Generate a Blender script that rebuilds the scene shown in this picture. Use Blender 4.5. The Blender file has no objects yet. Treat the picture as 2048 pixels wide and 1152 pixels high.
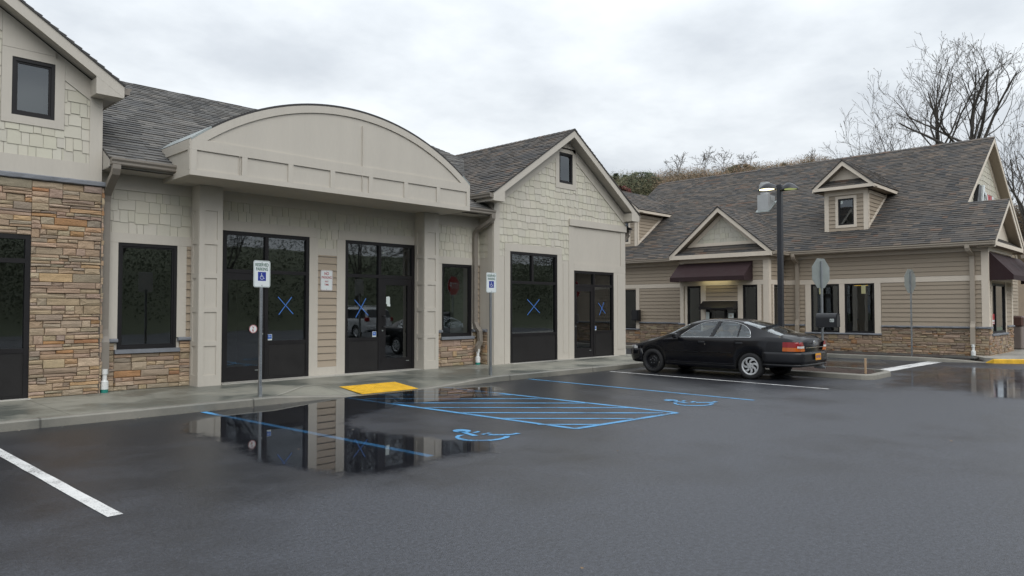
import bpy, bmesh, math, random
from mathutils import Vector, Matrix
R = random.Random(11)
PI = math.pi
sc = bpy.context.scene
COL = sc.collection

# ------------------------------------------------------------------ mesh helpers
def clip(poly, a, b, c):
    out = []
    n = len(poly)
    for i in range(n):
        p, q = poly[i], poly[(i + 1) % n]
        dp = a * p[0] + b * p[1] - c
        dq = a * q[0] + b * q[1] - c
        if dp <= 0: out.append(p)
        if (dp < 0 < dq) or (dq < 0 < dp):
            t = dp / (dp - dq)
            out.append((p[0] + (q[0] - p[0]) * t, p[1] + (q[1] - p[1]) * t))
    return out

def area2(p):
    return abs(sum(p[i][0] * p[(i + 1) % len(p)][1] - p[(i + 1) % len(p)][0] * p[i][1] for i in range(len(p)))) / 2

def clip_rect(poly, u0, u1, v0, v1):
    for a, b, c in ((1, 0, u1), (-1, 0, -u0), (0, 1, v1), (0, -1, -v0)):
        poly = clip(poly, a, b, c)
        if len(poly) < 3: return []
    return poly if area2(poly) > 1e-5 else []

class FR:
    """local frame: u, v in a plane, w along the outward normal"""
    def __init__(s, O, U, V, N):
        s.O, s.U, s.V, s.N = Vector(O), Vector(U), Vector(V), Vector(N)
    def P(s, u, v, w=0.0):
        return s.O + s.U * u + s.V * v + s.N * w

def front(Y):   # wall facing the lot (-y), u = world x, v = z
    return FR((0, Y, 0), (1, 0, 0), (0, 0, 1), (0, -1, 0))
def side(X):    # wall facing -x, u = world y, v = z
    return FR((X, 0, 0), (0, 1, 0), (0, 0, 1), (-1, 0, 0))
FLAT = FR((0, 0, 0), (1, 0, 0), (0, 1, 0), (0, 0, 1))

class MB:
    def __init__(s):
        s.v, s.f, s.m, s.c, s.any = [], [], [], [], False
    def add(s, vs, fs, m=0, col=None):
        b = len(s.v)
        s.v += [tuple(x) for x in vs]
        for f in fs:
            s.f.append([b + i for i in f]); s.m.append(m); s.c.append(col)
        if col is not None: s.any = True
    def poly(s, pts, m=0, col=None):
        s.add(pts, [list(range(len(pts)))], m, col)
    def prism(s, fr, p, w0, w1, m=0, col=None):
        n = len(p)
        vs = [fr.P(u, v, w0) for u, v in p] + [fr.P(u, v, w1) for u, v in p]
        fs = [list(range(n))[::-1], list(range(n, 2 * n))] + [[i, (i + 1) % n, n + (i + 1) % n, n + i] for i in range(n)]
        s.add(vs, fs, m, col)
    def bar(s, fr, u0, u1, v0, v1, w0, w1, m=0, col=None):
        s.prism(fr, [(u0, v0), (u1, v0), (u1, v1), (u0, v1)], w0, w1, m, col)
    def box(s, x0, x1, y0, y1, z0, z1, m=0, col=None):
        s.prism(FLAT, [(x0, y0), (x1, y0), (x1, y1), (x0, y1)], z0, z1, m, col)
    def bevbox(s, x0, x1, y0, y1, z0, z1, b=.02, m=0, col=None):
        P = [(x0 + b, y0), (x1 - b, y0), (x1, y0 + b), (x1, y1 - b), (x1 - b, y1), (x0 + b, y1), (x0, y1 - b), (x0, y0 + b)]
        cx, cy = (x0 + x1) / 2, (y0 + y1) / 2
        kx = 1 - 2 * b / (x1 - x0); ky = 1 - 2 * b / (y1 - y0)
        I = [(cx + (x - cx) * kx, cy + (y - cy) * ky) for x, y in P]
        vs = [(x, y, z0) for x, y in I] + [(x, y, z0 + b) for x, y in P] + [(x, y, z1 - b) for x, y in P] + [(x, y, z1) for x, y in I]
        fs = [list(range(8))[::-1], list(range(24, 32))]
        for k in range(3):
            fs += [[k * 8 + i, k * 8 + (i + 1) % 8, k * 8 + 8 + (i + 1) % 8, k * 8 + 8 + i] for i in range(8)]
        s.add(vs, fs, m, col)
    def tube(s, pts, r, n=8, m=0, col=None, cap=True, ph=0.0, sx=1.0, up=None):
        pts = [Vector(p) for p in pts]
        rs = r if isinstance(r, (list, tuple)) else [r] * len(pts)
        base = len(s.v); vs = []
        prev = None
        for i, p in enumerate(pts):
            if i == 0: t = pts[1] - p
            elif i == len(pts) - 1: t = p - pts[-2]
            else: t = (pts[i + 1] - p).normalized() + (p - pts[i - 1]).normalized()
            if t.length < 1e-9: t = Vector((0, 0, 1))
            t.normalize()
            if prev is None:
                a = Vector(up) if up else (Vector((0, 0, 1)) if abs(t.z) < .9 else Vector((1, 0, 0)))
                prev = (a - t * a.dot(t)).normalized()
            else:
                q = prev - t * prev.dot(t)
                prev = q.normalized() if q.length > 1e-6 else prev
            b = t.cross(prev)
            for k in range(n):
                an = 2 * PI * k / n + ph
                vs.append(p + (prev * math.cos(an) * sx + b * math.sin(an)) * rs[i])
        fs = []
        for i in range(len(pts) - 1):
            for k in range(n):
                fs.append([i * n + k, i * n + (k + 1) % n, (i + 1) * n + (k + 1) % n, (i + 1) * n + k])
        if cap: fs += [list(range(n))[::-1], [(len(pts) - 1) * n + k for k in range(n)]]
        s.add(vs, fs, m, col)
    def lathe(s, O, axis, prof, n=32, m=0, up=None, col=None, a0=0.0, a1=2 * PI):
        O = Vector(O); A = Vector(axis).normalized()
        a = Vector(up) if up else (Vector((0, 0, 1)) if abs(A.z) < .9 else Vector((1, 0, 0)))
        X = (a - A * a.dot(A)).normalized(); Y = A.cross(X)
        full = abs(a1 - a0 - 2 * PI) < 1e-6
        nn = n if full else n + 1
        vs = []
        for k in range(nn):
            an = a0 + (a1 - a0) * k / n
            d = X * math.cos(an) + Y * math.sin(an)
            vs += [O + d * r + A * h for r, h in prof]
        L = len(prof); fs = []
        for k in range(n):
            k2 = (k + 1) % nn
            for j in range(L - 1):
                fs.append([k * L + j, k2 * L + j, k2 * L + j + 1, k * L + j + 1])
        s.add(vs, fs, m, col)
    def build(s, name, mats, parent=None, smooth=False, recalc=False, merge=0.0):
        me = bpy.data.meshes.new(name)
        me.from_pydata(s.v, [], s.f)
        if not isinstance(mats, (list, tuple)): mats = [mats]
        for m in mats: me.materials.append(m)
        me.polygons.foreach_set('material_index', s.m)
        if smooth: me.polygons.foreach_set('use_smooth', [True] * len(me.polygons))
        if s.any:
            at = me.attributes.new('Col', 'FLOAT_COLOR', 'CORNER')
            buf = []
            for f, c in zip(s.f, s.c):
                c = c or (1, 1, 1)
                buf += [c[0], c[1], c[2], 1.0] * len(f)
            at.data.foreach_set('color', buf)
        if recalc or merge:
            bm = bmesh.new(); bm.from_mesh(me)
            if merge: bmesh.ops.remove_doubles(bm, verts=bm.verts, dist=merge)
            bmesh.ops.recalc_face_normals(bm, faces=bm.faces)
            bm.to_mesh(me); bm.free()
        me.update()
        o = bpy.data.objects.new(name, me)
        COL.objects.link(o)
        if parent is not None:
            o.parent = parent
            if parent.parent is None: o.location = -Vector(parent.location) if parent.type == 'EMPTY' else (0, 0, 0)
        return o

def thing(name, label, cat, base=(0, 0, 0), group=None):
    o = bpy.data.objects.new(name, None)
    COL.objects.link(o); o.location = base; o.empty_display_size = .3
    return tag(o, label, cat, group)
def tag(o, label, cat, group=None):
    o['label'] = label; o['category'] = cat
    if group: o['group'] = group
    return o
def struct(o): o['kind'] = 'structure'; return o
def stuff(o): o['kind'] = 'stuff'; return o
def dup(root, loc, rz, label, group=None):
    r = root.copy(); COL.objects.link(r); r.location = loc; r.rotation_euler = (0, 0, rz); r['label'] = label
    if group: r['group'] = group
    for ch in list(root.children):
        c = ch.copy(); COL.objects.link(c); c.parent = r
        for g in ch.children:
            d = g.copy(); COL.objects.link(d); d.parent = c
    return r

def text(mb, fr, s, uc, v0, h, w=0.003, width=None, m=0, bold=0.0, flip=False):
    cu = bpy.data.curves.new('t', 'FONT'); cu.body = s; cu.size = 1.0; cu.offset = bold
    o = bpy.data.objects.new('t', cu); COL.objects.link(o)
    dg = bpy.context.evaluated_depsgraph_get()
    me = bpy.data.meshes.new_from_object(o.evaluated_get(dg))
    xs = [v.co.x for v in me.vertices]; ys = [v.co.y for v in me.vertices]
    x0, x1, y0, y1 = min(xs), max(xs), min(ys), max(ys)
    k = h / (y1 - y0); kx = width / (x1 - x0) if width else k
    vs = [fr.P(uc + ((v.co.x - (x0 + x1) / 2) * kx) * (-1 if flip else 1), v0 + (v.co.y - y0) * k, w) for v in me.vertices]
    mb.add(vs, [list(p.vertices) for p in me.polygons], m)
    bpy.data.objects.remove(o); bpy.data.curves.remove(cu); bpy.data.meshes.remove(me)

# ------------------------------------------------------------------ materials
def nodes(name):
    m = bpy.data.materials.new(name); m.use_nodes = True
    nt = m.node_tree; nt.nodes.clear()
    out = nt.nodes.new('ShaderNodeOutputMaterial')
    return m, nt, out
def N(nt, t, **kw):
    n = nt.nodes.new(t)
    for k, v in kw.items():
        if k in n.inputs: n.inputs[k].default_value = v
        else: setattr(n, k, v)
    return n
def noise(nt, scale, detail=3, rough=.55, vec=None, dim='3D'):
    n = N(nt, 'ShaderNodeTexNoise'); n.noise_dimensions = dim
    n.inputs['Scale'].default_value = scale; n.inputs['Detail'].default_value = detail; n.inputs['Roughness'].default_value = rough
    if vec is not None: nt.links.new(vec, n.inputs['Vector'])
    return n
def ramp(nt, src, pts):
    r = N(nt, 'ShaderNodeValToRGB')
    while len(r.color_ramp.elements) < len(pts): r.color_ramp.elements.new(.5)
    for e, (p, c) in zip(r.color_ramp.elements, pts):
        e.position = p; e.color = c if len(c) == 4 else (*c, 1)
    nt.links.new(src, r.inputs[0]); return r
def mixc(nt, fac, a, b, mode='MIX'):
    n = N(nt, 'ShaderNodeMix'); n.data_type = 'RGBA'; n.blend_type = mode
    for s, k in ((fac, 0), (a, 6), (b, 7)):
        if isinstance(s, (int, float)): n.inputs[k].default_value = s
        elif isinstance(s, tuple): n.inputs[k].default_value = (*s, 1) if len(s) == 3 else s
        else: nt.links.new(s, n.inputs[k])
    return n.outputs[2]
def mth(nt, op, a, b=0.0, c=None, clamp=False):
    n = N(nt, 'ShaderNodeMath'); n.operation = op; n.use_clamp = clamp
    for i, s in enumerate((a, b) if c is None else (a, b, c)):
        if isinstance(s, (int, float)): n.inputs[i].default_value = s
        else: nt.links.new(s, n.inputs[i])
    return n.outputs[0]
def maprange(nt, v, a, b, c, d):
    n = N(nt, 'ShaderNodeMapRange'); n.inputs[1].default_value = a; n.inputs[2].default_value = b
    n.inputs[3].default_value = c; n.inputs[4].default_value = d
    nt.links.new(v, n.inputs[0]); return n.outputs[0]

def MAT(name, col, rough=.6, var=.07, scale=3.0, fine=60.0, bump=0.0, bscale=150.0, metal=0.0, attr=False, spec=.5, coat=0.0, stretch=None, bdist=.002, rvar=.08):
    m, nt, out = nodes(name)
    b = N(nt, 'ShaderNodeBsdfPrincipled')
    tc = N(nt, 'ShaderNodeTexCoord'); vec = tc.outputs['Object']
    if stretch:
        mp = N(nt, 'ShaderNodeMapping'); mp.inputs['Scale'].default_value = stretch
        nt.links.new(vec, mp.inputs[0]); vec = mp.outputs[0]
    n1 = noise(nt, scale, 4, .6, vec); n2 = noise(nt, fine, 2, .5, vec)
    s = mth(nt, 'ADD', mth(nt, 'MULTIPLY', n1.outputs[0], 1.3), mth(nt, 'MULTIPLY', n2.outputs[0], .7))
    f = maprange(nt, s, .6, 1.4, 1 - var, 1 + var)
    if attr:
        a = N(nt, 'ShaderNodeAttribute', attribute_name='Col'); base = mixc(nt, 1.0, (*col, 1), a.outputs[0], 'MULTIPLY')
    else: base = None
    vm = N(nt, 'ShaderNodeVectorMath', operation='SCALE')
    if base is not None: nt.links.new(base, vm.inputs[0])
    else: vm.inputs[0].default_value = col
    nt.links.new(f, vm.inputs['Scale'])
    nt.links.new(vm.outputs[0], b.inputs['Base Color'])
    nt.links.new(maprange(nt, n1.outputs[0], .3, .7, max(.02, rough - rvar), min(1, rough + rvar)), b.inputs['Roughness'])
    b.inputs['Metallic'].default_value = metal
    b.inputs['Specular IOR Level'].default_value = spec
    if coat: b.inputs['Coat Weight'].default_value = coat; b.inputs['Coat Roughness'].default_value = .03
    if bump:
        nb = noise(nt, bscale, 3, .6, vec)
        bn = N(nt, 'ShaderNodeBump'); bn.inputs['Strength'].default_value = bump; bn.inputs['Distance'].default_value = bdist
        nt.links.new(nb.outputs[0], bn.inputs['Height']); nt.links.new(bn.outputs[0], b.inputs['Normal'])
    nt.links.new(b.outputs[0], out.inputs[0])
    return m

def GLASS(name, tint, refl=.12):
    m, nt, out = nodes(name)
    tr = N(nt, 'ShaderNodeBsdfTransparent'); tr.inputs[0].default_value = (*tint, 1)
    gl = N(nt, 'ShaderNodeBsdfGlossy'); gl.inputs['Roughness'].default_value = .018; gl.inputs[0].default_value = (.92, .97, 1, 1)
    gm = N(nt, 'ShaderNodeNewGeometry'); dt = N(nt, 'ShaderNodeVectorMath', operation='DOT_PRODUCT')
    nt.links.new(gm.outputs['Incoming'], dt.inputs[0]); nt.links.new(gm.outputs['Normal'], dt.inputs[1])
    inv = mth(nt, 'SUBTRACT', 1.0, mth(nt, 'ABSOLUTE', dt.outputs['Value']))
    fres = mth(nt, 'ADD', .04, mth(nt, 'MULTIPLY', .96, mth(nt, 'POWER', inv, 5.0)))
    geo = N(nt, 'ShaderNodeTexCoord')
    nz = noise(nt, 1.1, 2, .5, geo.outputs['Object'])
    bn = N(nt, 'ShaderNodeBump'); bn.inputs['Strength'].default_value = .05; bn.inputs['Distance'].default_value = .02
    nt.links.new(nz.outputs[0], bn.inputs['Height']); nt.links.new(bn.outputs[0], gl.inputs['Normal'])
    f = mth(nt, 'ADD', mth(nt, 'MULTIPLY', fres, 1.6), refl, clamp=True)
    mx = N(nt, 'ShaderNodeMixShader')
    nt.links.new(f, mx.inputs[0]); nt.links.new(tr.outputs[0], mx.inputs[1]); nt.links.new(gl.outputs[0], mx.inputs[2])
    nt.links.new(mx.outputs[0], out.inputs[0])
    return m

def EMIT(name, col, s):
    m, nt, out = nodes(name)
    e = N(nt, 'ShaderNodeEmission', Strength=s); e.inputs[0].default_value = (*col, 1)
    nt.links.new(e.outputs[0], out.inputs[0]); return m

def ASPHALT():
    m, nt, out = nodes('wet_asphalt')
    b = N(nt, 'ShaderNodeBsdfPrincipled')
    tc = N(nt, 'ShaderNodeTexCoord'); v = tc.outputs['Object']
    big = noise(nt, .16, 3, .55, v); mid = noise(nt, .75, 5, .62, v); fine = noise(nt, 70, 2, .6, v); grit = noise(nt, 28, 3, .7, v)
    vor = N(nt, 'ShaderNodeTexVoronoi'); vor.inputs['Scale'].default_value = 95; nt.links.new(v, vor.inputs['Vector'])
    # damp film: 1 = wet
    xyz = N(nt, 'ShaderNodeSeparateXYZ'); nt.links.new(v, xyz.inputs[0])
    kerbwet = maprange(nt, xyz.outputs[1], 4.5, 11.0, 0, .22)
    damp = mth(nt, 'ADD', mth(nt, 'ADD', mth(nt, 'MULTIPLY', big.outputs[0], .62), mth(nt, 'MULTIPLY', mid.outputs[0], .48)), kerbwet)
    wet = maprange(nt, damp, .53, .70, 0, 1)
    sp = maprange(nt, grit.outputs[0], .3, .72, .58, 1.48)
    st = maprange(nt, vor.outputs['Distance'], 0, .55, 1.5, .75)
    col = mixc(nt, wet, (.045, .049, .061), (.0155, .0168, .0215))
    vm = N(nt, 'ShaderNodeVectorMath', operation='SCALE'); nt.links.new(col, vm.inputs[0]); nt.links.new(mth(nt, 'MULTIPLY', sp, st), vm.inputs['Scale'])
    nt.links.new(vm.outputs[0], b.inputs['Base Color'])
    nt.links.new(mth(nt, 'ADD', maprange(nt, wet, 0, 1, .47, .35), mth(nt, 'MULTIPLY', mth(nt, 'SUBTRACT', fine.outputs[0], .5), .2)), b.inputs['Roughness'])
    b.inputs['Specular IOR Level'].default_value = .55
    hb = mth(nt, 'ADD', mth(nt, 'MULTIPLY', vor.outputs['Distance'], -.8), mth(nt, 'ADD', grit.outputs[0], mth(nt, 'MULTIPLY', fine.outputs[0], .6)))
    bn = N(nt, 'ShaderNodeBump'); bn.inputs['Distance'].default_value = .006; nt.links.new(maprange(nt, wet, 0, 1, .5, .25), bn.inputs['Strength'])
    nt.links.new(hb, bn.inputs['Height']); nt.links.new(bn.outputs[0], b.inputs['Normal'])
    nt.links.new(b.outputs[0], out.inputs[0]); return m

def CONCRETE(name, dry, wetc, joint=1.52, off=0.0, wetlo=.42, wethi=.62):
    m, nt, out = nodes(name)
    b = N(nt, 'ShaderNodeBsdfPrincipled')
    tc = N(nt, 'ShaderNodeTexCoord'); v = tc.outputs['Object']
    big = noise(nt, .45, 4, .62, v); mid = noise(nt, 2.2, 5, .65, v); fine = noise(nt, 90, 3, .6, v)
    damp = mth(nt, 'ADD', mth(nt, 'MULTIPLY', big.outputs[0], .65), mth(nt, 'MULTIPLY', mid.outputs[0], .35))
    wet = maprange(nt, damp, wetlo, wethi, 0, 1)
    col = mixc(nt, wet, dry, wetc)
    f = mth(nt, 'MULTIPLY', maprange(nt, fine.outputs[0], .3, .7, .86, 1.14), maprange(nt, mid.outputs[0], .3, .7, .88, 1.12))
    if joint:
        xyz = N(nt, 'ShaderNodeSeparateXYZ'); nt.links.new(v, xyz.inputs[0])
        fx = mth(nt, 'FRACT', mth(nt, 'DIVIDE', mth(nt, 'ADD', xyz.outputs[0], off), joint))
        d = mth(nt, 'ABSOLUTE', mth(nt, 'SUBTRACT', fx, .5))
        f = mth(nt, 'MULTIPLY', f, maprange(nt, d, .4935, .4975, 1, .45))
    vm = N(nt, 'ShaderNodeVectorMath', operation='SCALE'); nt.links.new(col, vm.inputs[0]); nt.links.new(f, vm.inputs['Scale'])
    nt.links.new(vm.outputs[0], b.inputs['Base Color'])
    nt.links.new(maprange(nt, wet, 0, 1, .62, .3), b.inputs['Roughness'])
    bn = N(nt, 'ShaderNodeBump'); bn.inputs['Distance'].default_value = .003; bn.inputs['Strength'].default_value = .4
    nt.links.new(fine.outputs[0], bn.inputs['Height']); nt.links.new(bn.outputs[0], b.inputs['Normal'])
    nt.links.new(b.outputs[0], out.inputs[0]); return m

def ROADPAINT(name, col, lo=.40):
    m, nt, out = nodes(name)
    b = N(nt, 'ShaderNodeBsdfPrincipled'); tc = N(nt, 'ShaderNodeTexCoord'); v = tc.outputs['Object']
    n1 = noise(nt, 2.2, 4, .6, v); n2 = noise(nt, 55, 4, .7, v)
    f = mth(nt, 'ADD', mth(nt, 'MULTIPLY', n1.outputs[0], .4), mth(nt, 'MULTIPLY', n2.outputs[0], .6))
    k = maprange(nt, f, lo, lo + .07, 0, 1)
    tone = maprange(nt, n1.outputs[0], .3, .7, .78, 1.12)
    vm = N(nt, 'ShaderNodeVectorMath', operation='SCALE'); vm.inputs[0].default_value = col; nt.links.new(tone, vm.inputs['Scale'])
    nt.links.new(mixc(nt, k, (.035, .036, .040), vm.outputs[0]), b.inputs['Base Color'])
    b.inputs['Roughness'].default_value = .45
    bn = N(nt, 'ShaderNodeBump'); bn.inputs['Strength'].default_value = .35; bn.inputs['Distance'].default_value = .004
    nt.links.new(n2.outputs[0], bn.inputs['Height']); nt.links.new(bn.outputs[0], b.inputs['Normal'])
    nt.links.new(b.outputs[0], out.inputs[0]); return m

def PUDDLE(name='rain_water', amp=.85, soft=.2, r0=.006, tint=.72):
    m, nt, out = nodes(name)
    at = N(nt, 'ShaderNodeAttribute', attribute_name='depth')
    tc = N(nt, 'ShaderNodeTexCoord'); v = tc.outputs['Object']
    n1 = noise(nt, 1.7, 7, .68, v); n2 = noise(nt, 45, 3, .7, v)
    e = mth(nt, 'ADD', at.outputs['Fac'], mth(nt, 'ADD', mth(nt, 'MULTIPLY', mth(nt, 'SUBTRACT', n1.outputs[0], .5), amp), mth(nt, 'MULTIPLY', mth(nt, 'SUBTRACT', n2.outputs[0], .5), .42)))
    cov = maprange(nt, e, .0, soft, 0, 1)
    gl = N(nt, 'ShaderNodeBsdfGlossy'); gl.inputs[0].default_value = (.95, .97, 1, 1)
    nt.links.new(maprange(nt, e, .03, .3, .12, r0), gl.inputs['Roughness'])
    tr = N(nt, 'ShaderNodeBsdfTransparent'); tr.inputs[0].default_value = (tint, tint, tint * 1.03, 1)
    fr = N(nt, 'ShaderNodeFresnel', IOR=1.36)
    wave = noise(nt, 2.5, 2, .5, v)
    bn = N(nt, 'ShaderNodeBump'); bn.inputs['Strength'].default_value = .02; bn.inputs['Distance'].default_value = .01
    nt.links.new(wave.outputs[0], bn.inputs['Height']); nt.links.new(bn.outputs[0], gl.inputs['Normal'])
    mx = N(nt, 'ShaderNodeMixShader'); nt.links.new(fr.outputs[0], mx.inputs[0]); nt.links.new(tr.outputs[0], mx.inputs[1]); nt.links.new(gl.outputs[0], mx.inputs[2])
    clear = N(nt, 'ShaderNodeBsdfTransparent')
    m2 = N(nt, 'ShaderNodeMixShader'); nt.links.new(cov, m2.inputs[0]); nt.links.new(clear.outputs[0], m2.inputs[1]); nt.links.new(mx.outputs[0], m2.inputs[2])
    nt.links.new(m2.outputs[0], out.inputs[0]); return m

M = {}
M['trim'] = MAT('beige_trim_paint', (.52, .482, .42), .55, .05, 2.6, 30, .15, 260, stretch=(1, 1, .22))
M['cream_trim'] = MAT('pale_tan_trim_paint', (.68, .60, .50), .55, .06, 2.6, 30, .1, 260, stretch=(1, 1, .3))
M['shake'] = MAT('sage_cream_shingle_paint', (.545, .517, .432), .6, .05, 2, 50, .25, 200, attr=True)
M['lap'] = MAT('tan_lap_siding_paint', (.36, .295, .222), .6, .06, 1.5, 60, .25, 120, stretch=(1, 1, 6))
M['stone'] = MAT('ledge_stone', (1.05, 1.0, .93), .75, .18, 9, 60, .9, 45, attr=True, bdist=.012)
M['grout'] = MAT('dark_stone_joint', (.09, .075, .06), .9, .1)
M['cap'] = MAT('bluestone_cap', (.185, .195, .215), .7, .15, 8, 50, .6, 60, bdist=.006)
M['roof'] = MAT('asphalt_shingle', (1, 1, 1), .78, .13, 1.2, 90, .6, 320, attr=True, bdist=.004)
M['roofedge'] = MAT('dark_drip_edge', (.035, .033, .032), .6)
M['bronze'] = MAT('dark_bronze_frame', (.0105, .0095, .0105), .45, .08, 3, 60, spec=.35)
M['kick'] = MAT('dark_kick_panel', (.0155, .0145, .0145), .5, .06, 3, 200, .2, 400, spec=.35)
M['gutter'] = MAT('taupe_gutter_paint', (.225, .20, .17), .45, .06)
M['gutterR'] = MAT('tan_gutter_paint', (.36, .31, .25), .45, .06)
M['soffit'] = MAT('beige_soffit', (.45, .42, .375), .65, .04)
M['tansoffit'] = MAT('tan_soffit', (.30, .25, .19), .65, .04)
M['glass'] = GLASS('window_glass', (.62, .70, .68), .075)
M['glassdark'] = GLASS('dark_window_glass', (.42, .46, .46), .05)
M['void'] = MAT('dark_interior_paint_and_backing', (.028, .030, .029), .9, .1, .7)
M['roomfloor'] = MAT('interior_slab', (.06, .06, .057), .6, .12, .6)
M['asphalt'] = ASPHALT()
M['walk'] = CONCRETE('damp_concrete', (.27, .262, .22), (.105, .112, .098), wetlo=.44, wethi=.56)
M['walk2'] = CONCRETE('plaza_concrete', (.36, .34, .30), (.22, .215, .19), joint=1.8)
M['kerbm'] = CONCRETE('kerb_concrete', (.25, .235, .20), (.125, .125, .11), joint=3.05, off=.4)
M['sill'] = CONCRETE('pale_concrete', (.50, .48, .43), (.34, .33, .30), joint=0)
M['blue'] = ROADPAINT('blue_road_paint', (.085, .32, .60), .40)
M['white'] = ROADPAINT('white_road_paint', (.68, .68, .67), .40)
M['yellow'] = MAT('yellow_safety_paint', (.72, .42, .025), .5, .28, 5, 40, .2, 100)
M['puddle'] = PUDDLE()
M['film'] = PUDDLE('thin_rain_film', 1.7, .7, .075, .85)
M['mulch'] = MAT('dark_mulch', (.045, .027, .02), .9, .6, 14, 60, 1.0, 40, bdist=.03)
M['galv'] = MAT('galvanised_steel', (.36, .38, .40), .42, .12, 6, 60, metal=.85)
M['alu'] = MAT('bare_aluminium', (.34, .37, .36), .4, .10, 5, 40, metal=.6)
M['signw'] = MAT('white_sign_face', (.70, .74, .74), .4, .03)
M['signr'] = MAT('red_sign_face', (.42, .02, .03), .4, .04)
M['green'] = MAT('dark_green_lettering', (.02, .10, .06), .5, .03)
M['sblue'] = MAT('blue_sign_panel', (.012, .03, .26), .45, .03)
M['redink'] = MAT('red_lettering', (.36, .02, .03), .5, .03)
M['tape'] = MAT('blue_painters_tape', (.05, .17, .52), .6, .12, 6, 60)
M['stickb'] = MAT('blue_sticker', (.03, .12, .45), .45, .05)
M['paper'] = MAT('white_paper', (.62, .68, .66), .7, .04)
M['pvc'] = MAT('white_pvc', (.72, .73, .72), .35, .04)
M['teal'] = MAT('teal_pvc', (.02, .22, .18), .4, .06)
M['awning'] = MAT('maroon_awning_cloth', (.026, .0105, .012), .85, .12, 2, 200, .3, 500)
M['black'] = MAT('black_powder_coat', (.014, .015, .018), .42, .1)
M['pole'] = MAT('black_pole_paint', (.022, .024, .030), .40, .1, 3, 30)
M['lampglow'] = EMIT('lit_lamp_lens', (1, .90, .52), 3.2)
M['lampdim'] = EMIT('faint_lamp_lens', (.55, .62, .25), .55)
M['steel'] = MAT('silver_sheet_steel', (.42, .43, .43), .5, .12, 4, 30, metal=.5)
M['wood'] = MAT('raw_wood', (.48, .33, .20), .7, .15, 6, 60)
M['bin'] = MAT('taupe_bin', (.19, .155, .14), .6, .1)
M['binlid'] = MAT('brown_bin_lid', (.10, .05, .04), .5, .1)

# ------------------------------------------------------------------ cladding generators
def shakes(mb, fr, poly, course=.2, seed=1, w=.0, v0=None):
    r = random.Random(seed)
    us = [p[0] for p in poly]; vs = [p[1] for p in poly]
    v = (min(vs) if v0 is None else v0) - .04
    while v < max(vs):
        u = min(us) - r.uniform(0, .25)
        while u < max(us):
            wd = r.choice([.115, .14, .17, .2, .2, .24, .3])
            off = r.choice([0, 0, .008, .018, .032, .038])
            p = clip_rect(poly, u + .0035, u + wd - .0035, v + off, v + course + .07)
            if p:
                b, t = .016 + r.uniform(0, .004), .003
                k = lambda q: w + t + (b - t) * max(0, min(1, 1 - (q - v - off) / (course + .07 - off)))
                c = 1 + r.uniform(-.05, .05); cc = (c, c * r.uniform(.985, 1.01), c * r.uniform(.97, 1.02))
                n = len(p)
                mb.add([fr.P(a, q, k(q)) for a, q in p] + [fr.P(a, q, w) for a, q in p],
                       [list(range(n))] + [[i, (i + 1) % n, n + (i + 1) % n, n + i] for i in range(n)], 0, cc)
            u += wd
        v += course

def laps(mb, fr, poly, e=.15, w=0.0, v0=None, m=0):
    vs = [p[1] for p in poly]; us = [p[0] for p in poly]
    v = min(vs) if v0 is None else v0
    while v > min(vs): v -= e
    while v < max(vs):
        p = clip_rect(poly, min(us), max(us), v, v + e - .013)
        if p:
            n = len(p); k = lambda q: w + .002 + .022 * (1 - (q - v) / e)
            mb.add([fr.P(a, q, k(q)) for a, q in p] + [fr.P(a, q, w) for a, q in p],
                   [list(range(n))] + [[i, (i + 1) % n, n + (i + 1) % n, n + i] for i in range(n)], m)
        v += e

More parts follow.
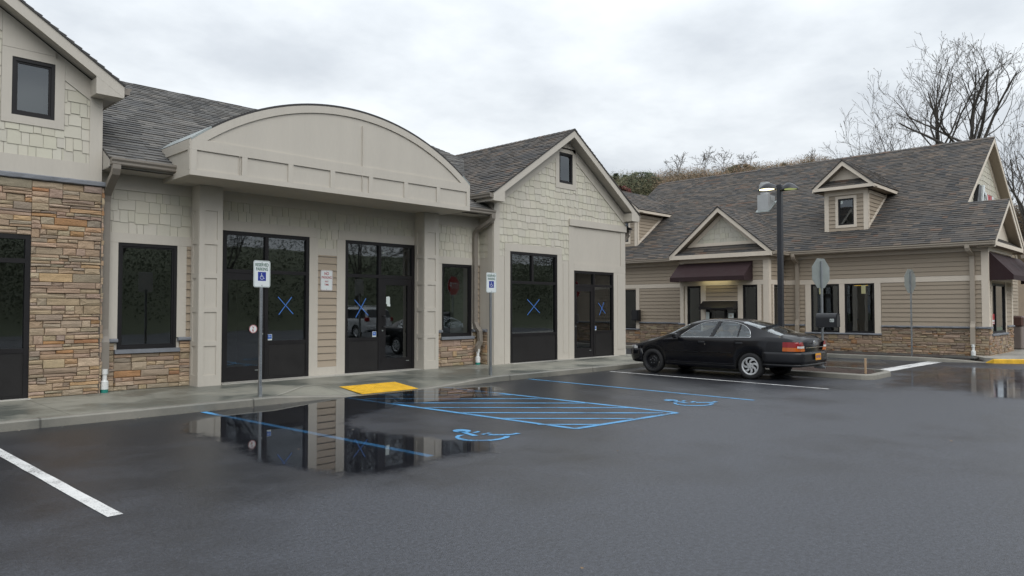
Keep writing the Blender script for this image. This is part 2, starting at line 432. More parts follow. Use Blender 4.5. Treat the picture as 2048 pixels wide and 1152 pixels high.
STONES = [((.39, .295, .21), 6), ((.345, .265, .195), 5), ((.31, .245, .19), 5), ((.43, .345, .26), 3), ((.29, .24, .195), 2.0), ((.345, .20, .105), .8), ((.41, .285, .17), 1.5)]
def ledgestone(mb, fr, u0, u1, v0, v1, seed=3, w=.0, tint=1.0):
    r = random.Random(seed)
    mb.bar(fr, u0, u1, v0, v1, -.02, w + .004, 1)
    def stone(a, b, c, d):
        if b - a < .01 or d - c < .01: return
        g = .0035; a += g; b -= g; c += g; d -= g
        dep = w + r.uniform(.022, .055); j = min(.012, (d - c) * .12)
        jr = lambda: r.uniform(-j, j) * .6
        base = [(a, c), ((a + b) / 2, c), (b, c), (b, (c + d) / 2), (b, d), ((a + b) / 2, d), (a, d), (a, (c + d) / 2)]
        fro = []
        for i, (x, y) in enumerate(base):
            ix = a + j if x == a else (b - j if x == b else x + r.uniform(-.2, .2) * (b - a))
            iy = c + j if y == c else (d - j if y == d else y)
            fro.append((min(max(ix + jr(), a), b), min(max(iy + jr(), c), d), dep + r.uniform(-.008, .006)))
        vs = [fr.P(x, y, w) for x, y in base] + [fr.P(x, y, min(z, dep) - .006) for (x, y), (_, _, z) in zip(base, fro)] + [fr.P(*t) for t in fro] + [fr.P((a + b) / 2 + r.uniform(-.25, .25) * (b - a), (c + d) / 2 + r.uniform(-.2, .2) * (d - c), dep + r.uniform(.0, .009))]
        fs = []
        for k in (0, 8): fs += [[k + i, k + (i + 1) % 8, k + 8 + (i + 1) % 8, k + 8 + i] for i in range(8)]
        fs += [[16 + i, 16 + (i + 1) % 8, 24] for i in range(8)]
        t = r.uniform(0, sum(x for _, x in STONES))
        for colr, wt in STONES:
            t -= wt
            if t <= 0: break
        k = r.uniform(.86, 1.1) * tint
        mb.add(vs, fs, 0, tuple(ch * k * r.uniform(.95, 1.05) for ch in colr))
    v = v0
    while v < v1 - .02:
        h = r.choice([.085, .105, .125, .15])
        if v1 - v - h < .05: h = v1 - v
        u = u0 - r.uniform(0, .2)
        while u < u1:
            wd = r.choice([.14, .2, .26, .32, .4, .5])
            a, b = max(u, u0), min(u + wd, u1)
            if b > a:
                if u1 - b < .07: b = u1
                if h > .1 and r.random() < .62:
                    s = h * r.choice([.38, .5, .6])
                    stone(a, b, v, v + s)
                    if b - a > .26 and r.random() < .5:
                        mm = a + (b - a) * r.uniform(.35, .65); stone(a, mm, v + s, v + h); stone(mm, b, v + s, v + h)
                    else: stone(a, b, v + s, v + h)
                else: stone(a, b, v, v + h)
            if b >= u1: break
            u += wd
        v += h

ROOFC = [((.092, .079, .068), 5), ((.070, .063, .057), 5), ((.050, .049, .049), 4), ((.118, .094, .075), 3), ((.080, .071, .064), 4), ((.115, .075, .055), .6)]
def shingles(mb, fr, poly, seed=5, course=.142, palette=ROOFC, k0=1.0):
    r = random.Random(seed)
    us = [p[0] for p in poly]; vs = [p[1] for p in poly]
    v = min(vs)
    tot = sum(x for _, x in palette)
    drift = None
    while v < max(vs):
        u = min(us) - r.uniform(0, .3)
        while u < max(us):
            wd = r.choice([.16, .2, .24, .3, .36])
            p = clip_rect(poly, u, u + wd, v, min(v + course, max(vs)))
            t = r.uniform(0, tot)
            if r.random() < .18 and drift: colr = drift
            else:
                for colr, wt in palette:
                    t -= wt
                    if t <= 0: break
                drift = colr
            if p:
                b = .012 + (.009 if r.random() < .5 else 0); n = len(p)
                wv = lambda q: .002 + b * (1 - (q - v) / course)
                kk = r.uniform(.88, 1.12) * k0
                mb.add([fr.P(a, q, wv(q)) for a, q in p] + [fr.P(a, q, 0) for a, q in p],
                       [list(range(n))] + [[i, (i + 1) % n, n + (i + 1) % n, n + i] for i in range(n)], 0, tuple(c * kk for c in colr))
            u += wd
        v += course

def slope_frame(P0, along, up):
    U = Vector(along).normalized(); V = Vector(up).normalized(); Nn = U.cross(V)
    if Nn.z < 0: Nn = -Nn
    return FR(P0, U, V, Nn)

GPROF = [(0, 0), (.085, .0), (.10, .02), (.10, .055), (.125, .09), (.125, .125), (.105, .125), (.105, .115), (.0, .115)]
def gutter(mb, p0, p1, outdir, m=0):
    """K profile swept from p0 to p1 (back bottom edge); outdir points away from the fascia"""
    p0, p1 = Vector(p0), Vector(p1)
    fr = FR(p0, Vector(outdir), (0, 0, 1), (p1 - p0).normalized())
    mb.prism(fr, GPROF, 0, (p1 - p0).length, m)

def gable_roof(bld, fr, uc, hw, zt, s, ov, back, name, fasc_h=.2, mats=('trim', 'soffit'), wall_hw=None, seed=1, ret=.42, gut=None, palette=ROOFC, k0=1.0, ridge_len=None, fm='trim', backL=None, backR=None):
    """gable with ridge running back along -N; builds roof (shingles) > fascia, soffit, gutter"""
    zp = zt + s * hw; th = math.atan(s)
    mb = MB()
    for sg in (-1, 1):
        bk = (backL if sg < 0 else backR) or back
        P0 = fr.P(uc + sg * (hw + .02), zt - .02 * s, ov + .02)
        f2 = slope_frame(P0, -fr.N, fr.U * (-sg * math.cos(th)) + fr.V * math.sin(th))
        S = (hw + .02) / math.cos(th)
        L = ov + .02 + bk
        shingles(mb, f2, [(0, 0), (L, 0), (L, S), (0, S)], seed + sg, palette=palette, k0=k0)
        mb.bar(f2, 0, L, 0, S - .002, -.028, -.002, 1)
    # ridge cap
    n = int((ov + back) / .2); r = random.Random(seed)
    for i in range(n):
        w0 = ov + .02 - i * .2
        c = r.choice(palette)[0]
        for sg in (-1, 1):
            vs = [fr.P(uc, zp + .022, w0), fr.P(uc, zp + .012, w0 - .21), fr.P(uc + sg * .13, zp - .13 * s + .018, w0 - .21), fr.P(uc + sg * .13, zp - .13 * s + .028, w0)]
            mb.add(vs, [[0, 1, 2, 3]], 0, tuple(x * k0 for x in c))
    roof = mb.build(name, [M['roof'], M['roofedge']], bld)
    h = fasc_h / math.cos(th)
    fb = MB()
    for sg in (-1, 1):
        e = uc + sg * hw
        fb.prism(fr, [(e, zt - .03), (uc, zp - .03), (uc, zp - h), (e, zt - h)], ov - .03, ov)
        whw = wall_hw if wall_hw else hw - .3
        if ret:
            i = uc + sg * (hw - ret)
            zb = zt - h
            fb.prism(fr, [(e, zb - .002), (i, zb - .002), (i, zb + .001 + s * ret - .02), (e, zb + .001)], .004, ov - .032)
            fb.prism(fr, [(e, zb), (i, zb), (i, zb + s * ret), (e, zb)][:3], ov - .03, ov - .002)
        # eave fascia along the depth
        fb.prism(fr, [(e, zt - h), (e - sg * .025, zt - h), (e - sg * .025, zt - .03), (e, zt - .03)], -((backL if sg < 0 else backR) or back) + .3, ov - .031)
    fb.build('fascia', M[fm], roof)
    sb = MB()
    for sg in (-1, 1):
        e = uc + sg * (hw - .03); zz = zt + .03 * s - h
        sb.prism(fr, [(e, zz + .05), (uc, zp - h + .02), (uc, zp - h + .05), (e, zz + .08)], .0, ov - .031)
        i = uc + sg * (whw - .01)
        sb.prism(fr, [(e, zt - h + .01), (i, zt - h + .01), (i, zt - h + .03), (e, zt - h + .03)], -((backL if sg < 0 else backR) or back) + .3, .003)
    sb.build('soffit', M[mats[1]], roof)
    if gut:
        for sg in gut:
            gb = MB()
            bk = (backL if sg < 0 else backR) or back
            gutter(gb, fr.P(uc + sg * (hw + .001), zt - .16, ov - .03), fr.P(uc + sg * (hw + .001), zt - .16, -bk + .4), fr.U * sg)
            gb.build('gutter', M['gutter'], roof)
    return roof

# ------------------------------------------------------------------ openings
def window(bld, fr, u0, u1, v0, v1, t=.055, wf=.012, wb=-.07, glass='glass', sill=None, name='window', dark=False, mull=()):
    mb = MB()
    mb.bar(fr, u0, u0 + t, v0, v1, wb, wf); mb.bar(fr, u1 - t, u1, v0, v1, wb, wf)
    mb.bar(fr, u0 + t, u1 - t, v1 - t, v1, wb, wf - .002); mb.bar(fr, u0 + t, u1 - t, v0, v0 + t, wb, wf - .002)
    q = t * .55
    a, b, c, d = u0 + t, u1 - t, v0 + t, v1 - t
    for x0, x1, y0, y1 in ((a, a + q, c, d), (b - q, b, c, d), (a + q, b - q, d - q, d), (a + q, b - q, c, c + q)):
        mb.bar(fr, x0, x1, y0, y1, wb, wf - .022)
    for x in mull: mb.bar(fr, x - .025, x + .025, c, d, wb, wf - .004)
    o = mb.build(name, M['bronze'], bld)
    g = MB(); g.poly([fr.P(a, c, -.03), fr.P(b, c, -.03), fr.P(b, d, -.03), fr.P(a, d, -.03)])
    g.build('pane', M[glass], o)
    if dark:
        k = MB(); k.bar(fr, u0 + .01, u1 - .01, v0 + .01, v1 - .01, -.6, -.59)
        k.build('attic_shade_sheet', M['void'], o)  # dark sheet stands in for the shade of the unlit attic
    if sill:
        s = MB(); s.bar(fr, u0 - sill[0], u1 + sill[0], v0 - sill[1], v0 - .003, -.02, sill[2])
        s.build('sill', M['cap'], o)
    return o

def storefront(bld, fr, u0, u1, v0, v1, cells, t=.05, wf=.02, wb=-.09):
    """cells: list of (u0,u1,v0,v1,kind) kind in glass/kick; frame bars drawn round every cell"""
    mb = MB()
    mb.bar(fr, u0, u0 + t, v0, v1, wb, wf); mb.bar(fr, u1 - t, u1, v0, v1, wb, wf)
    mb.bar(fr, u0 + t, u1 - t, v1 - t, v1, wb, wf - .002); mb.bar(fr, u0 + t, u1 - t, v0, v0 + .04, wb, wf - .002)
    vert, hor = {}, {}
    for a, b, c, d, k in cells:
        for x in (a, b): vert.setdefault(round(x, 3), []).append((c, d))
        for y in (c, d): hor.setdefault(round(y, 3), []).append((a, b))
    def merged(L):
        out = []
        for p, q in sorted(L):
            if out and p <= out[-1][1] + 1e-4: out[-1][1] = max(out[-1][1], q)
            else: out.append([p, q])
        return out
    for x, L in vert.items():
        if x - u0 < .02 or u1 - x < .02: continue
        for c, d in merged(L): mb.bar(fr, x - t / 2, x + t / 2, max(c, v0 + .04), min(d, v1 - t), wb, wf - .004)
    for y, L in hor.items():
        if y - v0 < .02 or v1 - y < .02: continue
        for a, b in merged(L): mb.bar(fr, max(a, u0 + t), min(b, u1 - t), y - t / 2, y + t / 2, wb, wf - .006)
    o = mb.build('storefront', M['bronze'], bld)
    for a, b, c, d, k in cells:
        a, b, c, d = max(a, u0 + t / 2) + t / 2, min(b, u1 - t / 2) - t / 2, max(c, v0) + t / 2, min(d, v1 - t / 2) - t / 2
        p = MB()
        if k == 'glass':
            p.poly([fr.P(a, c, -.03), fr.P(b, c, -.03), fr.P(b, d, -.03), fr.P(a, d, -.03)]); p.build('pane', M['glass'], o)
        elif k == 'kick':
            p.bar(fr, a, b, c, d, -.06, .004); p.bar(fr, a + .03, b - .03, c + .03, d - .03, .004, .009); p.build('kick_panel', M['kick'], o)
    return o

def door(bld, fr, u0, u1, v0, v1, hinge='L', glassbox=None, w=.0, hand=True):
    ga, gb_, gc, gd = glassbox
    mb = MB()
    mb.bar(fr, u0, ga, v0, v1, -.05, w + .006); mb.bar(fr, gb_, u1, v0, v1, -.05, w + .006)
    mb.bar(fr, ga, gb_, v0, gc, -.05, w + .005); mb.bar(fr, ga, gb_, gd, v1, -.05, w + .005)
    mb.bar(fr, u1 - .20, u1 - .11, v0 + .17, v0 + .185, w + .006, w + .014, 1)
    o = mb.build('door', [M['bronze'], M['alu']], bld)
    p = MB(); p.poly([fr.P(ga, gc, -.02), fr.P(gb_, gc, -.02), fr.P(gb_, gd, -.02), fr.P(ga, gd, -.02)]); p.build('pane', M['glass'], o)
    if hand:
        h = MB(); x = u0 + .045 if hinge == 'R' else u1 - .045
        for dz in (1.03, 1.28): h.tube([fr.P(x, v0 + dz, w + .005), fr.P(x, v0 + dz, w + .06)], .011, 8)
        sgn = 1 if hinge == 'R' else -1
        h.tube([fr.P(x, v0 + 1.28, w + .06), fr.P(x + sgn * .05, v0 + 1.28, w + .07), fr.P(x + sgn * .055, v0 + 1.16, w + .07), fr.P(x + sgn * .05, v0 + 1.03, w + .07), fr.P(x, v0 + 1.03, w + .06)], .012, 8)
        h.build('handle', M['black'], o)
        k = MB(); k.lathe(fr.P(x, v0 + .93, w + .006), fr.N, [(0, .012), (.018, .012), (.02, 0)], 14); k.build('lock', M['alu'], o)
    return o

def rects(u0, u1, v0, v1, holes):
    us = sorted({u0, u1} | {min(max(h[i], u0), u1) for h in holes for i in (0, 1)})
    out = []
    for a, b in zip(us, us[1:]):
        if b - a < 1e-4: continue
        m = (a + b) / 2; v = v0
        for h in sorted([h for h in holes if h[0] < m < h[1]], key=lambda h: h[2]):
            if h[2] > v: out.append((a, b, v, min(h[2], v1)))
            v = max(v, h[3])
        if v < v1: out.append((a, b, v, v1))
    return out

# ================================================================== GROUND
SW = .13            # sidewalk level above the asphalt
mb = MB(); n = 24
for i in range(n):
    for j in range(n):
        x0, x1 = -25 + 70 * i / n, -25 + 70 * (i + 1) / n; y0, y1 = -22 + 66 * j / n, -22 + 66 * (j + 1) / n
        mb.poly([(x0, y0, 0), (x1, y0, 0), (x1, y1, 0), (x0, y1, 0)])
lot = struct(mb.build('asphalt_lot', M['asphalt'], merge=.001))
mb = MB()
def strip(mb, a, b, wd, z=.004, m=0):
    a, b = Vector((*a, z)), Vector((*b, z)); d = (b - a).normalized(); s = Vector((-d.y, d.x, 0)) * wd / 2
    k = max(1, int((b - a).length / .3)); rr = random.Random(int(a.x * 97 + a.y * 31))
    L = [(-s * rr.uniform(.93, 1.04), s * rr.uniform(.93, 1.04)) for _ in range(k + 1)]
    for i in range(k):
        p, q = a.lerp(b, i / k), a.lerp(b, (i + 1) / k)
        mb.poly([p + L[i][0], q + L[i + 1][0], q + L[i + 1][1], p + L[i][1]], m)
def line_part(name, a, b, wd, mat, lab=None):
    k = MB(); strip(k, a, b, wd)
    o = k.build(name, M[mat], lot)
    if lab: o['label'] = lab
    return o
line_part('stall_line', (1.86, 11.4), (1.95, 6.22), .115, 'white', 'white painted stall line at the left')
line_part('stall_line', (4.84, 11.45), (5.14, 6.22), .10, 'blue', 'blue stall line crossing the puddle')
line_part('stall_line', (12.34, 11.42), (12.25, 5.9), .085, 'blue', 'blue stall line farther back')
line_part('stall_line', (15.31, 11.3), (15.03, 5.65), .085, 'white', 'white stall line beside the black car')
k = MB()
strip(k, (7.44, 11.4), (7.67, 6.22), .10); strip(k, (9.83, 11.45), (9.95, 6.07), .10); strip(k, (7.66, 6.24), (9.95, 6.06), .10, .0043)
for yl in (12.75, 11.9, 11.05, 10.2, 9.35, 8.5, 7.65, 6.85):
    a, b = (7.58, yl), (9.88, yl - 2.42)
    if a[1] > 11.35: t = (a[1] - 11.35) / 2.42; a = (a[0] + 2.3 * t, 11.35)
    if b[1] < 6.2: t = (b[1] - 6.2) / -2.42; b = (b[0] - 2.3 * t, 6.2)
    strip(k, a, b, .085, .0046)
k.build('access_aisle_hatching', M['blue'], lot)
def wheelchair(ox, oy, sc_):
    """pavement symbol traced in metres, head towards the kerb"""
    k = MB(); P = lambda x, y: (ox + x * sc_, oy + y * sc_, .005)
    k.poly([P(.115 * math.cos(a) + .07, .13 * math.sin(a) + .43) for a in [2 * PI * i / 20 for i in range(20)]])
    k.poly([P(.0, .44), P(-.10, .04), P(-.03, .0), P(.06, .36)])
    k.poly([P(.075, .235), P(.20, .26), (P(.19, .19)), P(.08, .18)])
    k.poly([P(.06, .06), P(.225, .085), P(.225, .01), P(.06, .0)])
    k.poly([P(.06, -.06), P(.16, -.02), P(.34, -.20), P(.26, -.26)])
    k.poly([P(.26, -.26), P(.34, -.20), P(.46, -.20), P(.46, -.28)])
    arc = [(-.10, .18), (-.20, .22), (-.31, .14), (-.38, .02), (-.40, -.11), (-.31, -.26), (-.17, -.37), (-.02, -.40), (.14, -.37), (.22, -.32)]
    inn = [(-.17, .16), (-.22, .14), (-.285, .09), (-.31, .0), (-.31, -.11), (-.22, -.235), (-.11, -.315), (.0, -.325), (.11, -.30), (.18, -.26)]
    for i in range(len(arc) - 1):
        k.poly([P(*arc[i]), P(*arc[i + 1]), P(*inn[i + 1]), P(*inn[i])])
    return k.build('wheelchair_symbol', M['blue'], lot)
wheelchair(6.41, 6.78, 1.0)['label'] = 'blue wheelchair symbol beside the big puddle'
wheelchair(11.14, 6.52, 1.0)['label'] = 'blue wheelchair symbol in the farther stall'
k = MB(); strip(k, (19.15, 6.33), (25.0, 6.2), .42)
k.build('stop_bar', M['white'], lot)

# --- rain puddles: thin water sheets whose depth fades to nothing at the rim
def seg_d(px, py, P):
    best = 1e9
    for i in range(len(P)):
        (ax, ay), (bx, by) = P[i], P[(i + 1) % len(P)]
        dx, dy = bx - ax, by - ay
        t = max(0, min(1, ((px - ax) * dx + (py - ay) * dy) / (dx * dx + dy * dy + 1e-12)))
        best = min(best, math.hypot(px - ax - t * dx, py - ay - t * dy))
    return best
def inside(px, py, P):
    c = False
    for i in range(len(P)):
        (ax, ay), (bx, by) = P[i], P[i - 1]
        if (ay > py) != (by > py) and px < (bx - ax) * (py - ay) / (by - ay) + ax: c = not c
    return c
def puddle(P, ymax=99, step=.14, dmax=.6, mat='puddle'):
    x0, x1 = min(p[0] for p in P) - .3, max(p[0] for p in P) + .3
    y0, y1 = min(p[1] for p in P) - .3, min(max(p[1] for p in P) + .3, ymax)
    nx, ny = int((x1 - x0) / step) + 1, int((y1 - y0) / step) + 1
    V = {}; vs = []; dep = []; fs = []
    for i in range(nx + 1):
        for j in range(ny + 1):
            x, y = x0 + (x1 - x0) * i / nx, y0 + (y1 - y0) * j / ny
            d = seg_d(x, y, P); d = d if inside(x, y, P) else -d
            V[i, j] = len(vs); vs.append((x, y, .0085)); dep.append(max(-.4, min(dmax, d)))
    for i in range(nx):
        for j in range(ny):
            q = [V[i, j], V[i + 1, j], V[i + 1, j + 1], V[i, j + 1]]
            if max(dep[k] for k in q) > -.3: fs.append(q)
    me = bpy.data.meshes.new('puddle'); me.from_pydata(vs, [], fs); me.materials.append(M[mat])
    at = me.attributes.new('depth', 'FLOAT', 'POINT'); at.data.foreach_set('value', dep)
    o = bpy.data.objects.new('puddle', me); COL.objects.link(o); return struct(o)
puddle([(3.75, 9.7), (4.15, 10.55), (4.7, 11.0), (5.6, 11.9), (7.4, 11.9), (10.9, 11.9), (10.85, 10.9), (10.3, 10.2), (9.6, 9.6), (8.7, 9.6), (8.2, 9.7), (7.7, 9.9), (7.2, 9.75), (6.35, 9.3), (5.75, 8.8), (5.66, 8.1), (5.78, 7.45), (5.98, 6.95), (6.3, 6.5), (6.15, 6.12), (5.75, 5.84), (5.2, 5.92), (4.76, 5.88), (4.2, 5.86), (3.86, 6.0), (3.68, 6.5), (3.68, 7.1), (3.72, 7.9), (3.9, 8.8)], 11.47)
puddle([(23.3, 5.6), (23.6, 3.6), (21, 2.7), (18, 2.4), (15.6, 2.2), (15.1, 3.1), (16.2, 3.6), (15.6, 4.0), (16.6, 4.4), (15.5, 4.9), (16.4, 5.3), (17.6, 5.4), (19.0, 5.6), (20.6, 5.9)], mat='film')
puddle([(19.7, 6.75), (24.3, 6.7), (24.5, 9.5), (19.7, 9.8)], mat='film')
puddle([(26, 3.0), (32, .8), (33, -1.8), (29, -1.1), (24.0, .8), (21.5, 1.4), (22.9, 2.4)], mat='film')

# --- sidewalk with kerb and kerb ramp
def kerbz(x):
    if x <= 6.1 or x >= 11.35: return SW
    if 7.75 <= x <= 9.3: return .012
    return SW + (.012 - SW) * ((x - 6.1) / 1.65 if x < 7.75 else (11.35 - x) / 2.05)
xs = [-12, -6, 0, 2, 4, 5.2, 6.1] + [6.1 + 1.65 * i / 6 for i in range(1, 7)] + [8.2, 8.8, 9.3] + [9.3 + 2.05 * i / 6 for i in range(1, 7)] + [12, 14, 16, 17.4, 18.4, 19.9]
mb = MB(); KY = 11.5
for a, b in zip(xs, xs[1:]):
    za, zb = kerbz(a), kerbz(b)
    ym = 12.55
    mb.poly([(a, ym, SW if za > .1 else SW - .01), (b, ym, SW if zb > .1 else SW - .01), (b, 14.9, SW), (a, 14.9, SW)])
    mb.poly([(a, KY + .15, za), (b, KY + .15, zb), (b, ym, SW if zb > .1 else SW - .01), (a, ym, SW if za > .1 else SW - .01)])
mb.poly([(19.9, KY + .15, SW), (19.9, 24, SW), (19.9, 24, -.1), (19.9, KY + .15, -.1)])
walk = struct(mb.build('sidewalk', M['walk']))
kb = MB()
for a, b in zip(xs, xs[1:]):
    za, zb = kerbz(a), kerbz(b)
    kb.add([(a, KY, -.05), (b, KY, -.05), (b, KY + .012, zb - .022), (a, KY + .012, za - .022), (b, KY + .035, zb - .002), (a, KY + .035, za - .002), (b, KY + .15, zb), (a, KY + .15, za)],
           [[0, 1, 2, 3], [3, 2, 4, 5], [5, 4, 6, 7]])
kb.build('kerb', M['kerbm'], walk)
tp = MB()
tz = lambda y: .014 + (SW - .02) * (y - KY - .15) / .9 + .005
tp.poly([(7.86, 11.53, .02), (9.2, 11.53, .02), (9.2, 12.33, tz(12.33)), (7.86, 12.33, tz(12.33))])
for i in range(22):
    for j in range(13):
        x, y = 7.90 + i * .0605, 11.58 + j * .0605
        z = .02 + (tz(12.33) - .02) * (y - 11.53) / .8
        tp.add([(x + .014 * math.cos(a), y + .014 * math.sin(a), z) for a in [PI / 3 * q for q in range(6)]] + [(x + .009 * math.cos(a), y + .009 * math.sin(a), z + .006) for a in [PI / 3 * q for q in range(6)]],
               [[q, (q + 1) % 6, 6 + (q + 1) % 6, 6 + q] for q in range(6)] + [[6, 7, 8, 9, 10, 11]])
tp.build('tactile_pad', M['yellow'], walk)
jt = MB()
for a, b in (((6.15, 11.6), (7.3, 12.7)), ((11.3, 11.6), (9.9, 12.7)), ((7.3, 12.7), (9.9, 12.7)), ((-2, 13.35), (5.7, 13.35))):
    strip(jt, a, b, .018, SW + .004)
jt.build('expansion_joint', M['sill'], walk)
th = MB()
for a, b in ((.5, 3.1), (6.3, 11.4), (14.1, 19.0)): th.bar(FLAT, a, b, 13.62 if a > 13 else 14.05, 14.5, SW - .02, SW + .012)
th.build('door_threshold', M['sill'], walk)

# --- planted island, building bed, plaza
def kerbloop(mb, pts, z, wd=.15, zb=-.05, closed=False):
    n = len(pts); pts = [Vector((p[0], p[1], 0)) for p in pts]
    zz = z if isinstance(z, list) else [z] * n
    L = []
    for i in range(n):
        if closed: t = pts[(i + 1) % n] - pts[i - 1]
        else: t = pts[min(i + 1, n - 1)] - pts[max(i - 1, 0)]
        t.normalize(); s = Vector((-t.y, t.x, 0)); p = pts[i]; q = zz[i]
        L.append([p + Vector((0, 0, zb)), p + s * .012 + Vector((0, 0, q - .02)), p + s * .03 + Vector((0, 0, q)), p + s * wd + Vector((0, 0, q)), p + s * wd + Vector((0, 0, zb))])
    vs = [v for l in L for v in l]; fs = []
    for i in range(n if closed else n - 1):
        j = (i + 1) % n
        for k in range(4): fs.append([i * 5 + k, j * 5 + k, j * 5 + k + 1, i * 5 + k + 1])
    if not closed: fs += [[0, 1, 2, 3, 4], [(n - 1) * 5 + k for k in (4, 3, 2, 1, 0)]]
    mb.add(vs, fs)
def arc(cx, cy, r, a0, a1, n=8): return [(cx + r * math.cos(a0 + (a1 - a0) * i / n), cy + r * math.sin(a0 + (a1 - a0) * i / n)) for i in range(n + 1)]
isl = [(17.5, 11.45), (17.5, 8.5)] + arc(17.85, 5.95, .35, PI, 1.5 * PI, 6) + [(18.3, 5.62)] + arc(18.7, 6.4, .8, 1.5 * PI, 2 * PI, 6)[1:] + [(19.45, 8.5), (19.45, 11.45)]
kb = MB(); kerbloop(kb, isl, .12)
island = struct(kb.build('island_kerb', M['kerbm']))
mu = MB(); rr = random.Random(4)
for i in range(16):
    for j in range(40):
        x0, x1, y0, y1 = 17.62 + 1.72 * i / 16, 17.62 + 1.72 * (i + 1) / 16, 5.75 + 5.8 * j / 40, 5.75 + 5.8 * (j + 1) / 40
        h = lambda x, y: .095 + .02 * math.sin(x * 7 + y * 5) + .012 * math.sin(x * 23 - y * 19)
        if (y0 < 5.9 and (x0 < 17.75 or x1 > 18.9)) or (y0 < 6.2 and x1 > 19.2): continue
        mu.poly([(x0, y0, h(x0, y0)), (x1, y0, h(x1, y0)), (x1, y1, h(x1, y1)), (x0, y1, h(x0, y1))])
struct(mu.build('island_mulch', M['mulch'], merge=.001))
bedk = [(24.8, 20), (24.8, 9.5), (24.95, 6.6)] + [(25.12, 5.95), (25.35, 5.5), (25.62, 5.2), (25.8, 5.0)]
kb = MB(); kerbloop(kb, bedk, [.13, .13, .13, .11, .075, .04, .01])
struct(kb.build('bed_kerb', M['kerbm']))
mu = MB()
for i in range(10):
    for j in range(60):
        x0, x1, y0, y1 = 24.93 + 2.6 * i / 10, 24.93 + 2.6 * (i + 1) / 10, 5.2 + 14.5 * j / 60, 5.2 + 14.5 * (j + 1) / 60
        h = lambda x, y: .10 + .02 * math.sin(x * 6 + y * 4) + .012 * math.sin(x * 21 - y * 17) - max(0, 6.3 - y) * .06
        if x0 < 25.05 + max(0, 6.6 - y0) * .5: continue
        mu.poly([(x0, y0, h(x0, y0)), (x1, y0, h(x1, y0)), (x1, y1, h(x1, y1)), (x0, y1, h(x0, y1))])
struct(mu.build('bed_mulch', M['mulch'], merge=.001))
pl = MB()
pl.prism(FLAT, [(26.05, 5.1), (27.6, 5.9), (40, 6.4), (40, -6), (31.5, -3.7), (26.4, 3.75), (25.75, 4.6)], -.05, .13)
plaza = struct(pl.build('plaza', M['walk2']))
yk = MB(); kerbloop(yk, [(25.62, 5.0), (25.5, 4.75), (26.15, 3.75), (31.2, -3.9)], [.02, .126, .136, .136], .13)
yk.build('kerb', M['yellow'], plaza)

# ================================================================== LEFT BUILDING
LB = thing('retail_building', 'beige and sage shop building with arched parapet and stone veneer left of the car', 'building', (11.8, 14.4, 0))
YA, YB, YC, YG = 14.2, 14.4, 14.0, 13.85
fA, fB, fC, fG = front(YA), front(YB), front(YC), front(YG)
# openings
opA = [(.9, 3.08, SW, 2.855), (2.77, 3.39, 4.84, 5.80), (-.2, .42, 4.84, 5.80)]
opB = [(4.49, 5.54, .88, 2.84), (6.44, 8.385, SW, 3.215), (9.31, 11.32, SW, 3.215), (12.22, 13.275, .90, 2.80)]
opG = [(14.19, 16.17, SW, 3.205), (16.94, 18.94, SW, 2.78), (16.27, 16.89, 5.36, 6.27)]
# structural wall behind the cladding
mb = MB()
for fr, u0, u1, v1, ops in ((fA, -1.4, 4.14, 5.55, opA), (fB, 4.15, 13.60, 4.05, opB), (fG, 13.57, 19.59, 4.6, opG)):
    for a, b, c, d in rects(u0, u1, -.05, v1, ops): mb.bar(fr, a, b, c, d, -.16, -.004)
for P_ in ([(3.395, 5.56), (4.12, 5.56), (3.395, 6.04)], [(2.765, 5.81), (3.394, 5.81), (3.394, 6.04), (2.765, 6.46)], [(.43, 5.56), (2.764, 5.56), (2.764, 6.46), (1.38, 7.25), (.43, 6.7)], [(-1.35, 5.56), (-.21, 5.56), (-.21, 6.3)], [(-.209, 5.81), (.429, 5.81), (.429, 6.7), (-.209, 6.3)]): mb.prism(fA, P_, -.16, -.004)
mb.prism(fG, [(13.6, 4.61), (16.265, 4.61), (16.265, 6.4), (13.6, 4.72)], -.16, -.004); mb.prism(fG, [(19.56, 4.61), (16.895, 4.61), (16.895, 6.4), (19.56, 4.72)], -.16, -.004)
mb.bar(fG, 16.266, 16.894, 4.61, 5.355, -.16, -.004); mb.bar(fG, 16.266, 16.894, 6.275, 6.45, -.16, -.004)
mb.box(13.57, 13.72, YG + .17, YB + 1.2, -.05, 4.6); mb.box(19.43, 19.58, YG + .17, 26, -.05, 4.2); mb.box(-1.4, -1.25, YA + .17, 26, -.05, 5.5); mb.box(4.0, 4.14, YA + .17, 15.5, 4.1, 5.5)
mb.box(-1.4, 19.58, 25.9, 26.05, -.05, 4.2)
mb.build('wall', M['trim'], LB)
# dim rooms seen through the glass
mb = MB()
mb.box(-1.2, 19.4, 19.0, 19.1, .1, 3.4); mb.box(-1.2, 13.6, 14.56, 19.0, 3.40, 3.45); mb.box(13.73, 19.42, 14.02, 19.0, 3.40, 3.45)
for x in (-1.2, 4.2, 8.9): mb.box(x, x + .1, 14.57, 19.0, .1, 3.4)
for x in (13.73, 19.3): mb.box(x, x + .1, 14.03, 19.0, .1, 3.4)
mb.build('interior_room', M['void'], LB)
mb = MB(); mb.box(-1.2, 13.7, 14.5, 19, .08, .12); mb.box(13.73, 19.42, 13.95, 19, .08, .12); mb.build('interior_floor', M['roomfloor'], LB)

